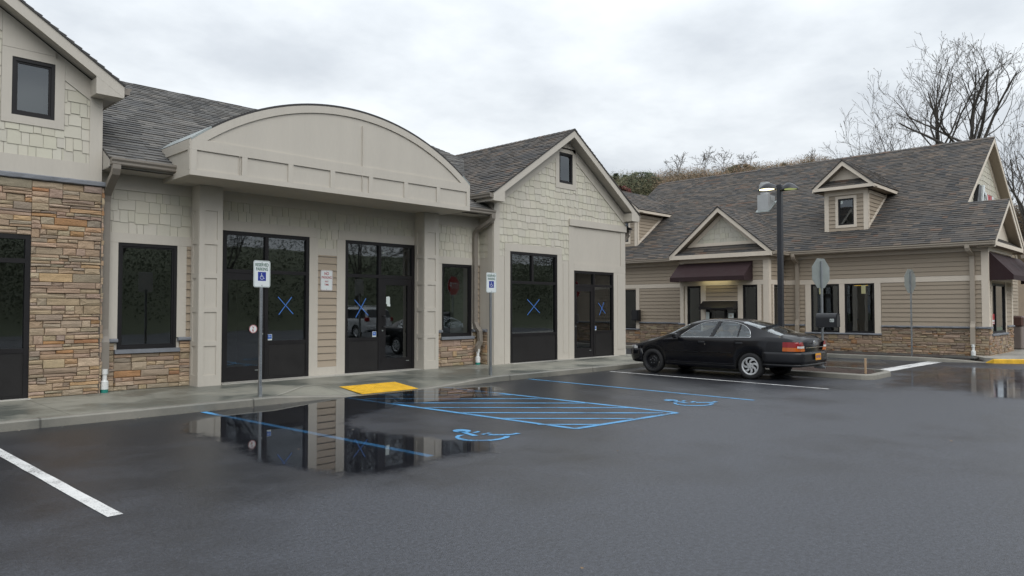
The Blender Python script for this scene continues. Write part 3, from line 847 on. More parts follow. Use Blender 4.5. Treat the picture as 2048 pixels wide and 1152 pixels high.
# stone veneer
mb = MB()
for a, b, c, d in rects(.4, 4.14, SW, 3.78, opA[:1]): ledgestone(mb, fA, a, b, c, d, 21 + int(a * 10))
mb.build('stone_veneer', [M['stone'], M['grout']], LB)
mb = MB(); sgn = FR((4.14, 0, 0), (0, 1, 0), (0, 0, 1), (1, 0, 0)); ledgestone(mb, sgn, YA - .03, YB + .1, SW, 3.78, 8)
mb.build('stone_veneer', [M['stone'], M['grout']], LB)
for u0, u1, ops, sd in ((4.2, 5.80, [(4.44, 5.60, .80, 3)], 31), (11.79, 13.57, [(12.17, 13.33, .82, 3)], 32)):
    mb = MB()
    for a, b, c, d in rects(u0, u1, SW, 1.0, ops): ledgestone(mb, fB, a, b, c, d, sd)
    mb.build('stone_veneer', [M['stone'], M['grout']], LB)
mb = MB(); fS = side(13.57); ledgestone(mb, fS, YG + .22, YB, SW, 1.0, 33)
mb.build('stone_veneer', [M['stone'], M['grout']], LB)
def capstone(mb, fr, u0, u1, v0, v1, d):
    r = random.Random(int(u0 * 100)); n = max(1, int((u1 - u0) / .12)); vs = []
    for i in range(n + 1):
        u = u0 + (u1 - u0) * i / n; j = lambda: r.uniform(-.005, .005)
        vs += [fr.P(u, v0, -.01), fr.P(u, v0 + .01 + j(), d - .012 + j()), fr.P(u, v0 + .02 + j(), d + j()), fr.P(u, v1 - .018 + j(), d + j()), fr.P(u, v1 + j() * .5, d - .02 + j()), fr.P(u, v1 + .006, -.01)]
    fs = [[i * 6 + k, (i + 1) * 6 + k, (i + 1) * 6 + (k + 1) % 6, i * 6 + (k + 1) % 6] for i in range(n) for k in range(6)]
    fs += [list(range(6)), [n * 6 + k for k in range(5, -1, -1)]]
    mb.add(vs, fs)
mb = MB()
capstone(mb, fA, -1.3, 4.22, 3.78, 3.875, .085)
mb.build('stone_ledge', M['cap'], LB)
for u0, u1 in ((4.24, 4.49), (5.56, 5.80), (11.80, 12.21), (13.29, 13.55)):
    mb = MB(); capstone(mb, fB, u0, u1, 1.0, 1.075, .085); mb.build('stone_ledge', M['cap'], LB)
mb = MB(); capstone(mb, fS, YG + .22, YB, 1.0, 1.075, .085); mb.build('stone_ledge', M['cap'], LB)

# trim boards
T = .026
mb = MB()
mb.bar(fA, -1.35, 3.93, 3.877, 4.18, 0, T); mb.bar(fA, 3.93, 4.135, 3.877, 5.45, 0, T + .004)
for a, b, c, d in ((3.39, 3.535, 4.70, 5.90), (2.625, 2.77, 4.70, 5.94), (2.77, 3.39, 4.70, 4.838), (2.77, 3.39, 5.802, 5.94), (.42, .565, 4.70, 5.94), (-.35, -.2, 4.7, 5.94), (-.2, .42, 4.70, 4.838), (-.2, .42, 5.802, 5.94)):
    mb.bar(fA, a, b, c, d, 0, T)
# main wall
mb.bar(fB, 4.15, 13.56, 3.81, 4.10, 0, T + .003)
mb.bar(fB, 4.15, 5.82, 2.842, 3.02, 0, T); mb.bar(fB, 4.15, 4.488, 1.08, 2.84, 0, T - .002); mb.bar(fB, 5.542, 5.715, 1.08, 2.84, 0, T - .002)
mb.bar(fB, 6.25, 8.56, 3.217, 3.425, 0, T); mb.bar(fB, 9.12, 11.4, 3.217, 3.425, 0, T)
mb.bar(fB, 8.387, 8.60, SW, 3.215, 0, T - .002); mb.bar(fB, 9.085, 9.308, SW, 3.215, 0, T - .002)
mb.bar(fB, 8.602, 9.083, 2.83, 2.985, 0, T - .004); mb.bar(fB, 8.602, 9.083, SW, .32, 0, T - .004)
mb.bar(fB, 11.7, 13.56, 2.803, 2.99, 0, T); mb.bar(fB, 11.7, 12.218, 1.08, 2.80, 0, T - .002); mb.bar(fB, 13.277, 13.46, 1.08, 2.80, 0, T - .002)
# right gable wall
mb.bar(fG, 13.56, 13.775, SW, 4.44, 0, T + .004)
mb.bar(fG, 13.98, 16.38, 3.208, 3.42, 0, T); mb.bar(fG, 13.98, 14.188, SW, 3.205, 0, T - .002); mb.bar(fG, 16.172, 16.38, SW, 3.205, 0, T - .002)
mb.bar(fG, 13.777, 13.978, SW, 3.06, 0, .012); mb.bar(fG, 13.777, 13.93, SW + .2, 2.97, .012, .02)
mb.bar(fG, 16.382, 16.70, SW, 3.06, 0, .012); mb.bar(fG, 16.44, 16.66, SW + .2, 2.97, .012, .02)
mb.bar(fG, 16.70, 19.60, 4.12, 4.32, 0, .07); mb.bar(fG, 16.70, 16.938, SW, 4.118, 0, T); mb.bar(fG, 18.942, 19.58, SW, 2.78, 0, T)
mb.bar(fG, 16.94, 19.58, 2.782, 3.0, 0, T + .002); mb.bar(fG, 16.94, 19.33, 3.002, 4.118, 0, .008); mb.bar(fG, 19.332, 19.58, 3.002, 4.118, 0, T)
mb.bar(fG, 19.14, 19.5, SW + .2, 2.72, T, T + .01)
for a, b, c, d in ((16.11, 16.268, 5.2, 6.3), (16.892, 17.05, 5.2, 6.3), (16.27, 16.89, 5.2, 5.358), (16.27, 16.89, 6.272, 6.42)): mb.bar(fG, a, b, c, d, 0, T)
mb.bar(fS, YG + .002, YG + .2, SW, 4.4, 0, T); mb.bar(fS, YG + .2, YB - .03, SW, 1.0, 0, .001); mb.bar(fS, YG + .2, YB - .03, 1.08, 3.0, 0, .012)
mb.bar(fS, YG + .2, YB - .03, 3.81, 4.40, 0, T - .003)
# sloped frieze boards of the two gables
sG, cG = .667, math.cos(math.atan(.667))
UCG, HWG, ZTG = 16.58, 3.34, 4.71
zg = lambda u: ZTG - .24 + sG * (HWG - abs(u - UCG))
for a, b in ((13.56, UCG), (19.6, UCG)):
    b = 16.108 if a < UCG else 17.052
    mb.prism(fG, [(a, zg(a)), (b, zg(b)), (b, zg(b) - .34), (a, max(zg(a) - .34, 4.1))], 0, T + .006)
mb.prism(fG, [(16.11, 6.422), (17.05, 6.422), (17.05, zg(17.05)), (UCG, zg(UCG)), (16.11, zg(16.11))], 0, T + .004)
UCA, HWA, ZTA = 1.38, 3.0, 5.60
za = lambda u: ZTA - .24 + sG * (HWA - abs(u - UCA))
for a, b in ((-1.35, -.352), (.567, UCA), (UCA, 2.622), (3.537, 4.135)): mb.prism(fA, [(a, za(a)), (b, za(b)), (b, za(b) - .36), (a, za(a) - .36)], 0, T + .006)
mb.prism(fA, [(2.626, 5.943), (3.39, 5.943), (3.39, za(3.39)), (2.626, za(2.626))], 0, T + .004)
mb.build('trim', M['trim'], LB)

# shingle siding
mb = MB()
for a, b in ((-1.3, 2.62), (3.54, 3.93)):
    shakes(mb, fA, [(a, 4.18), (b, 4.18), (b, za(b) - .3), (max(a, UCA), za(max(a, UCA)) - .3), (a, za(a) - .3)] if a < UCA else [(a, 4.18), (b, 4.18), (b, za(b) - .3), (a, za(a) - .3)], .21, 5 + int(a), v0=4.18)
shakes(mb, fA, [(2.62, 4.18), (3.54, 4.18), (3.54, 4.7), (2.62, 4.7)], .21, 9, v0=4.18)
shakes(mb, fA, [(2.2, 5.94), (3.2, 5.94), (3.2, za(3.2) - .3), (2.2, za(2.2) - .3)], .21, 10, v0=4.18)
mb.build('shingle_siding', M['shake'], LB)
mb = MB()
shakes(mb, fB, [(4.15, 3.02), (5.82, 3.02), (5.82, 3.81), (4.15, 3.81)], .215, 41); mb.build('shingle_siding', M['shake'], LB); mb = MB()
shakes(mb, fB, [(6.2, 3.425), (11.4, 3.425), (11.4, 3.81), (6.2, 3.81)], .205, 42)
shakes(mb, fB, [(8.56, 2.985), (9.12, 2.985), (9.12, 3.425), (8.56, 3.425)], .22, 43); mb.build('shingle_siding', M['shake'], LB); mb = MB()
shakes(mb, fB, [(11.7, 2.99), (13.56, 2.99), (13.56, 3.81), (11.7, 3.81)], .205, 44); mb.build('shingle_siding', M['shake'], LB); mb = MB()
shakes(mb, fS, [(YG + .2, 3.0), (YB, 3.0), (YB, 3.81), (YG + .2, 3.81)], .205, 45)
mb.build('shingle_siding', M['shake'], LB)
mb = MB(); v0 = 3.06
zl = lambda u: zg(u) - .3
for poly in ([(13.775, 3.06), (13.98, 3.06), (13.98, 3.42), (13.775, 3.42)], [(16.38, 3.06), (16.70, 3.06), (16.70, 3.42), (16.38, 3.42)],
             [(13.775, 3.42), (16.11, 3.42), (16.11, zl(16.11)), (13.775, zl(13.775))], [(16.11, 3.42), (16.70, 3.42), (16.70, 5.2), (16.11, 5.2)],
             [(16.70, 4.32), (17.05, 4.32), (17.05, 5.2), (16.70, 5.2)], [(17.05, 4.32), (19.59, 4.32), (19.59, zl(19.59)), (17.05, zl(17.05))]):
    shakes(mb, fG, poly, .205, 50 + int(poly[0][0] * 3), v0=v0)
mb.build('shingle_siding', M['shake'], LB)
# lap siding slivers
for a, b, c, d in ((8.60, 9.085, .32, 2.83), (5.715, 5.83, 1.075, 2.84), (13.46, 13.56, 1.075, 2.80)):
    mb = MB(); laps(mb, fB, [(a, c), (b, c), (b, d), (a, d)], .155); mb.build('lap_siding', M['lap'], LB)

# columns
for u0, u1 in ((5.80, 6.255), (11.33, 11.79)):
    mb = MB(); z1 = 4.015
    mb.box(u0 + .015, u1 - .015, YC + .015, YB - .0, SW, z1)
    def face(fr, a, b, c):
        st = .105 if b - a > .42 else .09
        mb.bar(fr, a, a + st, SW, z1, c, c + .02); mb.bar(fr, b - st, b, SW, z1, c, c + .02)
        zs = [.34 + .658 * i for i in range(6)]
        mb.bar(fr, a + st, b - st, SW, .34, c, c + .019)
        for i in range(1, 5): mb.bar(fr, a + st, b - st, zs[i] - .095, zs[i], c, c + .019)
        mb.bar(fr, a + st, b - st, zs[5] - .1, z1, c, c + .019)
    face(front(YC + .015), u0, u1, 0)
    face(side(u0 + .015), YC + .016, YB - .03, 0)
    face(FR((u1 - .015, 0, 0), (0, 1, 0), (0, 0, 1), (1, 0, 0)), YC + .016, YB - .03, 0)
    mb.build('column', M['trim'], LB)

# main hipped roof
EZ, EY, PS = 4.27, 13.82, .583
RY, RZ = 18.55, 4.27 + .583 * (18.55 - 13.82)
thm = math.atan(PS)
def roof_poly(P3, along, up, seed, mb, **kw):
    f = slope_frame(P3[0], along, up)
    poly = [((Vector(p) - f.O).dot(f.U), (Vector(p) - f.O).dot(f.V)) for p in P3]
    shingles(mb, f, poly, seed, **kw)
    mb.prism(f, poly, -.03, -.002, 1)
mb = MB(); HX = 20.0; HR = HX - (RZ - EZ) / PS
PALW = [((.122, .118, .111), 5), ((.102, .099, .095), 5), ((.084, .083, .082), 4), ((.142, .133, .122), 4), ((.112, .107, .101), 4)]
zy = lambda y: EZ + PS * (y - EY)
roof_poly([(4.15, 14.62, zy(14.62)), (4.15, RY, RZ), (1.5, RY, RZ), (1.5, 16.4, zy(16.4))], (1, 0, 0), (0, math.cos(thm), math.sin(thm)), 70, mb, palette=PALW)
roof_poly([(4.15, EY, EZ), (13.55, EY, EZ), (13.55, RY, RZ), (4.15, RY, RZ)], (1, 0, 0), (0, math.cos(thm), math.sin(thm)), 71, mb, palette=PALW)
roof_poly([(13.56, 14.05, zy(14.05)), (HX - .23, 14.05, zy(14.05)), (HR, RY, RZ), (13.56, RY, RZ)], (1, 0, 0), (0, math.cos(thm), math.sin(thm)), 73, mb, palette=PALW)
roof_poly([(HX, EY, EZ), (HX, 2 * RY - EY, EZ), (HR, RY, RZ)], (0, 1, 0), (-math.cos(thm), 0, math.sin(thm)), 72, mb, palette=PALW)
mb.prism(FR((0, 0, 0), (0, 1, 0), (0, 0, 1), (1, 0, 0)), [(RY, RZ), (2 * RY - EY, EZ), (2 * RY - EY, EZ - .05), (RY, RZ - .05)], -1.7, HR, 1)
roof = mb.build('roof', [M['roof'], M['roofedge']], LB)
mb = MB()
mb.bar(front(EY + .02), 4.15, 13.0, 4.10, 4.255, -.02, 0); mb.box(4.15, 13.56, EY + .02, YB, 4.10, 4.115); mb.prism(FR((4.147, 0, 0), (0, 1, 0), (0, 0, 1), (1, 0, 0)), [(EY + .03, 4.117), (14.42, 4.117), (14.42, 4.27 + .583 * .6 - .035), (EY + .03, 4.245)], 0, .016); mb.build('soffit', M['soffit'], roof); mb = MB()
mb.box(19.58, HX - .02, 14.0, 24, 4.10, 4.115); mb.box(HX - .045, HX - .02, 14.1, 24, 4.1, 4.25)
mb.build('soffit', M['soffit'], roof)
mb = MB()
gutter(mb, (4.16, EY + .015, 4.145), (5.33, EY + .015, 4.145), (0, -1, 0)); mb.build('gutter', M['gutter'], roof); mb = MB(); gutter(mb, (11.9, EY + .015, 4.125), (13.54, EY + .015, 4.125), (0, -1, 0)); mb.build('gutter', M['gutter'], roof); mb = MB()
gutter(mb, (HX - .02, 13.95, 4.13), (HX - .02, 24, 4.13), (1, 0, 0))
mb.build('gutter', M['gutter'], roof)

gable_roof(LB, fA, UCA, HWA, ZTA, sG, .36, 6, 'gable_roof', .2, seed=81, ret=.45, gut=(1,), wall_hw=2.76, palette=PALW)
gable_roof(LB, fG, UCG, HWG, ZTG, sG, .35, 5.6, 'gable_roof', .2, seed=82, ret=.42, gut=(-1, 1), wall_hw=3.01, palette=ROOFC)

# arched parapet over the two entrances
mb = MB(); fP = front(13.1); X0, X1, Z0, ZB = 5.25, 12.0, 4.02, 4.675
half, sag = (X1 - X0) / 2, 1.19; RA = (half ** 2 + sag ** 2) / (2 * sag); cxA, czA = (X0 + X1) / 2, ZB + sag - RA
top = [];  am = math.asin(half / RA)
for i in range(49):
    a = -am + 2 * am * i / 48; top.append((cxA + RA * math.sin(a), czA + RA * math.cos(a)))
mb.prism(fP, [(X0, Z0), (X1, Z0)] + top[::-1], -.25, 0)
inner = []
Ri = RA - .175; ai = math.acos((ZB + .0 - czA) / Ri)
for i in range(49):
    a = -ai + 2 * ai * i / 48; inner.append((cxA + Ri * math.sin(a), czA + Ri * math.cos(a)))
for i in range(48): mb.prism(fP, [inner[i], inner[i + 1], top[i + 1], top[i]], .0, .028)
mb.prism(fP, [(X0, ZB), inner[0], top[0]], 0, .028) if inner[0][0] > X0 + .01 else None
mb.bar(fP, X0, X1, ZB - .195, ZB, 0, .0275); mb.bar(fP, X0, X1, Z0, Z0 + .105, 0, .0275)
st = [5.25, 6.28, 7.25, 8.22, 9.18, 10.12, 11.05]
st = [X0 + .05 + (X1 - X0 - .1) * i / 7 for i in range(8)]
for i, u in enumerate(st): mb.bar(fP, max(X0, u - .055), min(X1, u + .055), Z0 + .106, ZB - .196, 0, .0272)
mb.bar(fP, cxA + .25, cxA + .258, Z0, 5.55, .0, .0292); mb.bar(fP, X0 + .9, X0 + .906, Z0 + .0, ZB, .0, .0285)
# returns and soffit
for x0, x1 in ((X0, X0 + .14), (X1 - .14, X1)):
    fr = side(x0); mb.prism(FR((x0, 0, 0), (0, 1, 0), (0, 0, 1), (1, 0, 0)), [(13.351, Z0), (14.42, Z0), (14.6, ZB), (13.351, ZB)], 0, x1 - x0)
fr = side(X0); mb.bar(fr, 13.08, 14.2, ZB - .195, ZB - .01, 0, .022); mb.bar(fr, 13.08, 13.9, Z0, Z0 + .1, 0, .018); mb.bar(fr, 13.08, 13.17, Z0 + .101, ZB - .197, 0, .022)
mb.box(X0 + .141, X1 - .141, 13.351, YB - .002, Z0 + .0, Z0 + .03)
par = mb.build('arched_parapet', M['trim'], LB)
mb = MB()
for i in range(48):
    (a, b), (c, d) = top[i], top[i + 1]
    yb = lambda z: min(EY + (z - EZ) / PS + .25, 17.2)
    mb.add([(a, 13.07, b + .012), (c, 13.07, d + .012), (c, yb(d), d + .012), (a, yb(b), b + .012), (a, 13.07, b - .03), (c, 13.07, d - .03)], [[0, 1, 2, 3], [0, 1, 5, 4]], 0 if 2 < i < 46 else 1)
mb.build('parapet_roof', [M['roofedge'], M['alu']], par)

# windows and shopfronts
window(LB, fB, 4.49, 5.54, .88, 2.84, sill=(.05, .075, .085)); window(LB, fB, 12.22, 13.275, .90, 2.80, sill=(.05, .075, .085))
window(LB, fA, 2.77, 3.39, 4.84, 5.80, dark=True); window(LB, fA, -.2, .42, 4.84, 5.80, dark=True); window(LB, fG, 16.27, 16.89, 5.36, 6.27, dark=True)
storefront(LB, fA, .9, 3.08, SW, 2.855, [(.9, 3.08, SW, .93, 'kick'), (.9, 3.08, .93, 2.42, 'glass'), (.9, 3.08, 2.42, 2.855, 'glass')], .075)
storefront(LB, fB, 6.44, 8.385, SW, 3.215, [(6.44, 7.385, 2.40, 3.215, 'glass'), (7.385, 8.385, 2.40, 3.215, 'glass'), (7.385, 8.385, .91, 2.40, 'glass'), (7.385, 8.385, SW, .91, 'kick'), (6.44, 7.385, SW, 2.40, 'none')], .075)
storefront(LB, fB, 9.31, 11.32, SW, 3.215, [(9.31, 10.28, 2.40, 3.215, 'glass'), (10.28, 11.32, 2.40, 3.215, 'glass'), (9.31, 10.28, .91, 2.40, 'glass'), (9.31, 10.28, SW, .91, 'kick'), (10.28, 11.32, SW, 2.40, 'none')], .075)
storefront(LB, fG, 14.19, 16.17, SW, 3.205, [(14.19, 15.11, 2.36, 3.205, 'glass'), (15.11, 16.17, 2.36, 3.205, 'glass'), (14.19, 16.17, .91, 2.36, 'glass'), (14.19, 16.17, SW, .91, 'kick')], .075)
storefront(LB, fG, 16.94, 18.94, SW, 2.78, [(16.94, 17.93, 2.34, 2.78, 'glass'), (17.93, 18.94, 2.34, 2.78, 'glass'), (17.93, 18.94, .91, 2.34, 'glass'), (17.93, 18.94, SW, .91, 'kick'), (16.94, 17.93, SW, 2.34, 'none')], .075)
door(LB, fB, 6.485, 7.345, SW + .04, 2.36, 'L', (6.55, 7.27, .44, 2.22)); door(LB, fB, 10.32, 11.275, SW + .04, 2.36, 'R', (10.46, 11.12, .43, 2.20))
door(LB, fG, 16.98, 17.89, SW + .04, 2.30, 'R', (17.09, 17.78, .42, 2.16))

# downspouts
def spout(bld, path, mat, foot, w=.085, d=.065, foot_dir=None):
    mb = MB(); mb.tube(path, .062, 4, 0, None, True, PI / 4, 1.5, up=(1, 0, 0) if bld is LB else (0, 1, 0))
    o = mb.build('downspout', M[mat], bld)
    x, y, z = foot
    a = MB(); a.lathe((x, y, z), (0, 0, 1), [(0, .42), (.052, .42), (.052, .33), (.04, .31), (.04, .22), (.066, .2), (.066, .06), (0, .06)], 16)
    a.build('drain_adapter', M['pvc'], o)
    t = MB(); t.lathe((x, y, z), (0, 0, 1), [(.062, .062), (.062, -.02)], 16); t.build('drain_stub', M['teal'], o)
    return o
def elbow(p): return p
spout(LB, [(4.24, 13.76, 4.15), (4.24, 13.76, 4.08), (4.24, 13.80, 4.0), (4.24, 13.95, 3.9), (4.25, 14.16, 3.78), (4.25, 14.28, 3.68), (4.25, 14.31, 3.55), (4.25, 14.32, 1.25), (4.25, 14.30, 1.12), (4.25, 14.26, 1.02), (4.25, 14.26, .45)], 'gutter', (4.25, 14.24, SW))
spout(LB, [(13.45, 13.76, 4.14), (13.45, 13.76, 4.04), (13.44, 13.82, 3.95), (13.38, 14.02, 3.84), (13.35, 14.22, 3.76), (13.35, 14.3, 3.68), (13.35, 14.33, 3.55), (13.35, 14.33, 1.26), (13.38, 14.28, 1.12), (13.42, 14.22, 1.02), (13.42, 14.20, .75), (13.35, 14.22, .62), (13.35, 14.22, .48)], 'gutter', (13.35, 14.22, SW))
spout(LB, [(19.95, 13.95, 4.1), (19.9, 14.0, 4.0), (19.78, 14.02, 3.9), (19.66, 14.02, 3.8), (19.64, 14.02, 3.6), (19.64, 14.02, .5)], 'gutter', (19.62, 13.92, SW - .02))

# things stuck on the glass and wall
def cross(a, b, c, d, fr, label):
    k = MB()
    for (p, q), z in (((a, b), .0), ((c, d), .0015)):
        du, dv = q[0] - p[0], q[1] - p[1]; L = math.hypot(du, dv); nx, ny = -dv / L * .0095, du / L * .0095
        k.prism(fr, [(p[0] + nx, p[1] + ny), (q[0] + nx, q[1] + ny), (q[0] - nx, q[1] - ny), (p[0] - nx, p[1] - ny)], -.028 + z, -.0262 + z)
    tag(k.build('tape_cross', M['tape']), label, 'tape', 'blue tape crosses on the shop glass')
cross((7.67, 1.88), (8.03, 1.51), (7.99, 1.88), (7.69, 1.50), fB, 'blue tape cross on the pane right behind the nearer reserved parking sign')
cross((9.60, 1.83), (9.98, 1.47), (9.91, 1.87), (9.63, 1.42), fB, 'blue tape cross beside the shop door with the white paper notice')
cross((14.93, 1.89), (15.45, 1.51), (15.43, 1.89), (14.93, 1.45), fG, 'blue tape cross on the wide window under the right gable')
cross((18.20, 1.81), (18.56, 1.48), (18.48, 1.83), (18.25, 1.43), fG, 'thin blue tape cross on the sidelight right of the gable end door')
def sticker(u, v, fr, label, grp='blue stickers in the window corners'):
    k = MB(); k.bar(fr, u, u + .11, v, v + .13, -.028, -.0265, 0); k.bar(fr, u + .008, u + .102, v + .032, v + .122, -.0265, -.026, 1); k.bar(fr, u + .03, u + .08, v + .07, v + .078, -.026, -.0256, 0); k.bar(fr, u + .025, u + .07, v + .09, v + .098, -.026, -.0256, 0)
    tag(k.build('blue_sticker', [M['paper'], M['stickb']]), label, 'sticker', grp)
sticker(7.43, .955, fB, 'blue sticker low in the corner of the pane behind the nearer sign post')
sticker(10.10, .955, fB, 'blue sticker low in the corner left of the door with the paper notice')
sticker(17.98, .96, fG, 'blue sticker low in the sidelight corner of the gable end door')
k = MB(); k.prism(fB, [(10.49, 1.74), (10.60, 1.72), (10.60, 1.90), (10.575, 1.925), (10.49, 1.915)], -.018, -.0165); k.prism(fB, [(10.515, 1.69), (10.61, 1.68), (10.615, 1.735), (10.52, 1.738)], -.018, -.016)
tag(k.build('paper_notice', M['paper']), 'torn white paper notice taped to the glass shop door', 'notice')
k = MB(); k.lathe(fB.P(7.10, 1.205, .0075), fB.N, [(0, .002), (.088, .002), (.088, 0)], 28, 0); k.lathe(fB.P(7.10, 1.205, .0077), fB.N, [(.074, .0028), (.086, .0028)], 28, 1)
fV = FR(fB.P(7.10, 1.205, .0102), (1, 0, 0), (0, 0, 1), (0, -1, 0))
text(k, fV, 'V', 0, .006, .05, .001, m=1, bold=.02); text(k, fV, 'R', 0, -.058, .05, .001, m=1, bold=.02)
tag(k.build('round_sticker', [M['signw'], M['redink']]), 'round white sticker with red letters V and R on the left shop door', 'sticker')

# ================================================================== RIGHT BUILDING
XR = 27.2; PR = .667; EX, EZR = 26.8, 3.79
fR = side(XR)
RB = thing('restaurant_building', 'tan lap sided restaurant with long shingled roof, dormers and maroon awnings', 'building', (XR, 12, 0))
Y0, Y1 = 5.2, 22.0
fX = side(25.8); BY0, BY1 = 11.82, 15.52         # drive-through bay
opR = [(9.80, 10.82, .77, 2.53), (8.60, 9.61, .77, 2.53), (18.62, 19.6, .75, 2.48)]
opX = [(14.60, 15.20, .77, 2.53), (12.25, 12.83, .77, 2.53), (13.05, 14.36, 1.06, 1.93)]
mb = MB()
for a, b, c, d in rects(Y0 + .02, BY0 + .1, -.05, 3.68, opR) + rects(BY1 - .1, Y1, -.05, 3.68, opR): mb.bar(fR, a, b, c, d, -.15, -.003)
for a, b, c, d in rects(BY0, BY1, -.05, 3.68, opX): mb.bar(fX, a, b, c, d, -.15, -.003)
mb.prism(fX, [(BY0, 3.6), (BY1, 3.6), (13.67, 5.2)], -.15, -.003)
fXs = FR((0, BY0, 0), (1, 0, 0), (0, 0, 1), (0, -1, 0)); fXn = FR((0, BY1, 0), (1, 0, 0), (0, 0, 1), (0, 1, 0))
opS = [(26.2, 27.0, .77, 2.53)]
for a, b, c, d in rects(25.96, XR - .01, -.05, 3.68, opS): mb.bar(fXs, a, b, c, d, -.1, -.003)
mb.bar(fXn, 25.96, XR - .01, -.05, 3.68, -.1, -.003)
fE = front(5.2); EX1 = 30.95
opE = [(27.62, 29.75, .82, 2.46)]
for a, b, c, d in rects(XR + .17, EX1, -.05, 3.68, opE): mb.bar(fE, a, b, c, d, -.15, -.003)
fE2 = front(6.5)
opE2 = [(31.2, 32.1, SW, 2.4)]
for a, b, c, d in rects(EX1 - .3, 40.2, -.05, 3.7, opE2): mb.bar(fE2, a, b, c, d, -.15, -.003)
mb.prism(fE2, [(XR, 3.6), (40.2, 3.6), (33.7, 8.0)], -.15, -.003)
mb.box(EX1 - .15, EX1, 5.21, 6.5, -.05, 3.68); mb.box(40.05, 40.2, 6.5, Y1, -.05, 3.7); mb.box(XR, 40.2, Y1 - .1, Y1, -.05, 3.7)
mb.build('wall', M['lap'], RB)
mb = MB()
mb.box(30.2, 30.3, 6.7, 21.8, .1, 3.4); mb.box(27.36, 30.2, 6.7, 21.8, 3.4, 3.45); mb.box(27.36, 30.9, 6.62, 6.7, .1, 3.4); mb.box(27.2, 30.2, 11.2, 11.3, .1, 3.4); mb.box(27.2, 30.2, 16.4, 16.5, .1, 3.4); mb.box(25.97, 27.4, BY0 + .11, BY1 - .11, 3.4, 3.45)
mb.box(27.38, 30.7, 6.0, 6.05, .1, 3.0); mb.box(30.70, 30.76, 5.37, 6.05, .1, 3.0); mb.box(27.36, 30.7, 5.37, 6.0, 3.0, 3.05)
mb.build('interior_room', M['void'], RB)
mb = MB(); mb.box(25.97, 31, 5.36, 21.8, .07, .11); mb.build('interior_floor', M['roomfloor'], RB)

# stone base
mb = MB()
for a, b, c, d in rects(Y0, BY0, .0, .98, [(8.37, 11.05, .70, 3)]): ledgestone(mb, fR, a, b, c, d, 61, tint=.92)
mb.build('stone_veneer', [M['stone'], M['grout']], RB); mb = MB()
for a, b, c, d in rects(BY1, 20, .0, .98, [(18.4, 19.8, .68, 3)]): ledgestone(mb, fR, a, b, c, d, 62, tint=.92)
mb.build('stone_veneer', [M['stone'], M['grout']], RB)
mb = MB()
for a, b, c, d in rects(BY0, BY1, .0, .98, [(14.5, 15.3, .70, 3), (12.15, 12.93, .7, 3)]): ledgestone(mb, fX, a, b, c, d, 63, tint=.92)
for a, b, c, d in rects(25.8, XR, .0, .98, [(26.1, 27.1, .70, 3)]): ledgestone(mb, fXs, a, b, c, d, 64, tint=.92)
mb.build('stone_veneer', [M['stone'], M['grout']], RB)
mb = MB()
for a, b, c, d in rects(XR, EX1, .0, .98, [(27.55, 29.85, .745, 3)]): ledgestone(mb, fE, a, b, c, d, 65, tint=.88)
mb.build('stone_veneer', [M['stone'], M['grout']], RB)
for fr_, L_, z0_, z1_ in ((fR, ((Y0 - .08, 8.37), (11.05, BY0), (BY1, 18.42), (19.8, 21)), .98, 1.05), (fX, ((BY0 - .08, 12.15), (12.93, 14.5), (15.3, BY1 + .08)), .98, 1.05), (fXs, ((25.72, 26.1),), .98, 1.05), (fE, ((XR - .08, 27.5), (29.9, EX1 + .05)), .98, 1.05),
        (fR, ((8.37, 11.05),), .695, .765), (fR, ((18.42, 19.8),), .68, .745), (fX, ((12.15, 12.93), (14.5, 15.3)), .695, .765), (fE, ((27.5, 29.9),), .735, .815)):
    for u0, u1 in L_: mb = MB(); capstone(mb, fr_, u0, u1, z0_, z1_, .08); mb.build('stone_ledge', M['cap'], RB)
# lap siding
mb = MB()
for a, b, c, d in rects(Y0, BY0, 1.05, 3.6, [(8.37, 11.05, .7, 2.6)]): laps(mb, fR, [(a, c), (b, c), (b, d), (a, d)], .152, v0=1.05)
mb.build('lap_siding', M['lap'], RB); mb = MB()
for a, b, c, d in rects(BY1, 20, 1.05, 3.6, [(18.42, 19.8, .7, 2.6)]): laps(mb, fR, [(a, c), (b, c), (b, d), (a, d)], .152, v0=1.05)
mb.build('lap_siding', M['lap'], RB)
mb = MB()
for a, b, c, d in rects(BY0, BY1, 1.05, 3.6, [(12.15, 12.93, .7, 2.6), (14.5, 15.3, .7, 2.6), (13.0, 14.4, 1.0, 1.95)]): laps(mb, fX, [(a, c), (b, c), (b, d), (a, d)], .152, v0=1.05)
for a, b, c, d in rects(25.8, XR, 1.05, 3.6, [(26.1, 27.1, .7, 2.6)]): laps(mb, fXs, [(a, c), (b, c), (b, d), (a, d)], .152, v0=1.05)
mb.build('lap_siding', M['lap'], RB)
mb = MB()
for a, b, c, d in rects(XR, EX1, 1.05, 3.6, [(27.5, 29.9, .7, 2.6)]): laps(mb, fE, [(a, c), (b, c), (b, d), (a, d)], .152, v0=1.05)
mb.build('lap_siding', M['lap'], RB); mb = MB()
for a, b, c, d in rects(EX1, 40, .1, 3.6, [(31.1, 32.2, .1, 2.5)]): laps(mb, fE2, [(a, c), (b, c), (b, d), (a, d)], .152, v0=1.05)
mb.build('lap_siding', M['lap'], RB)
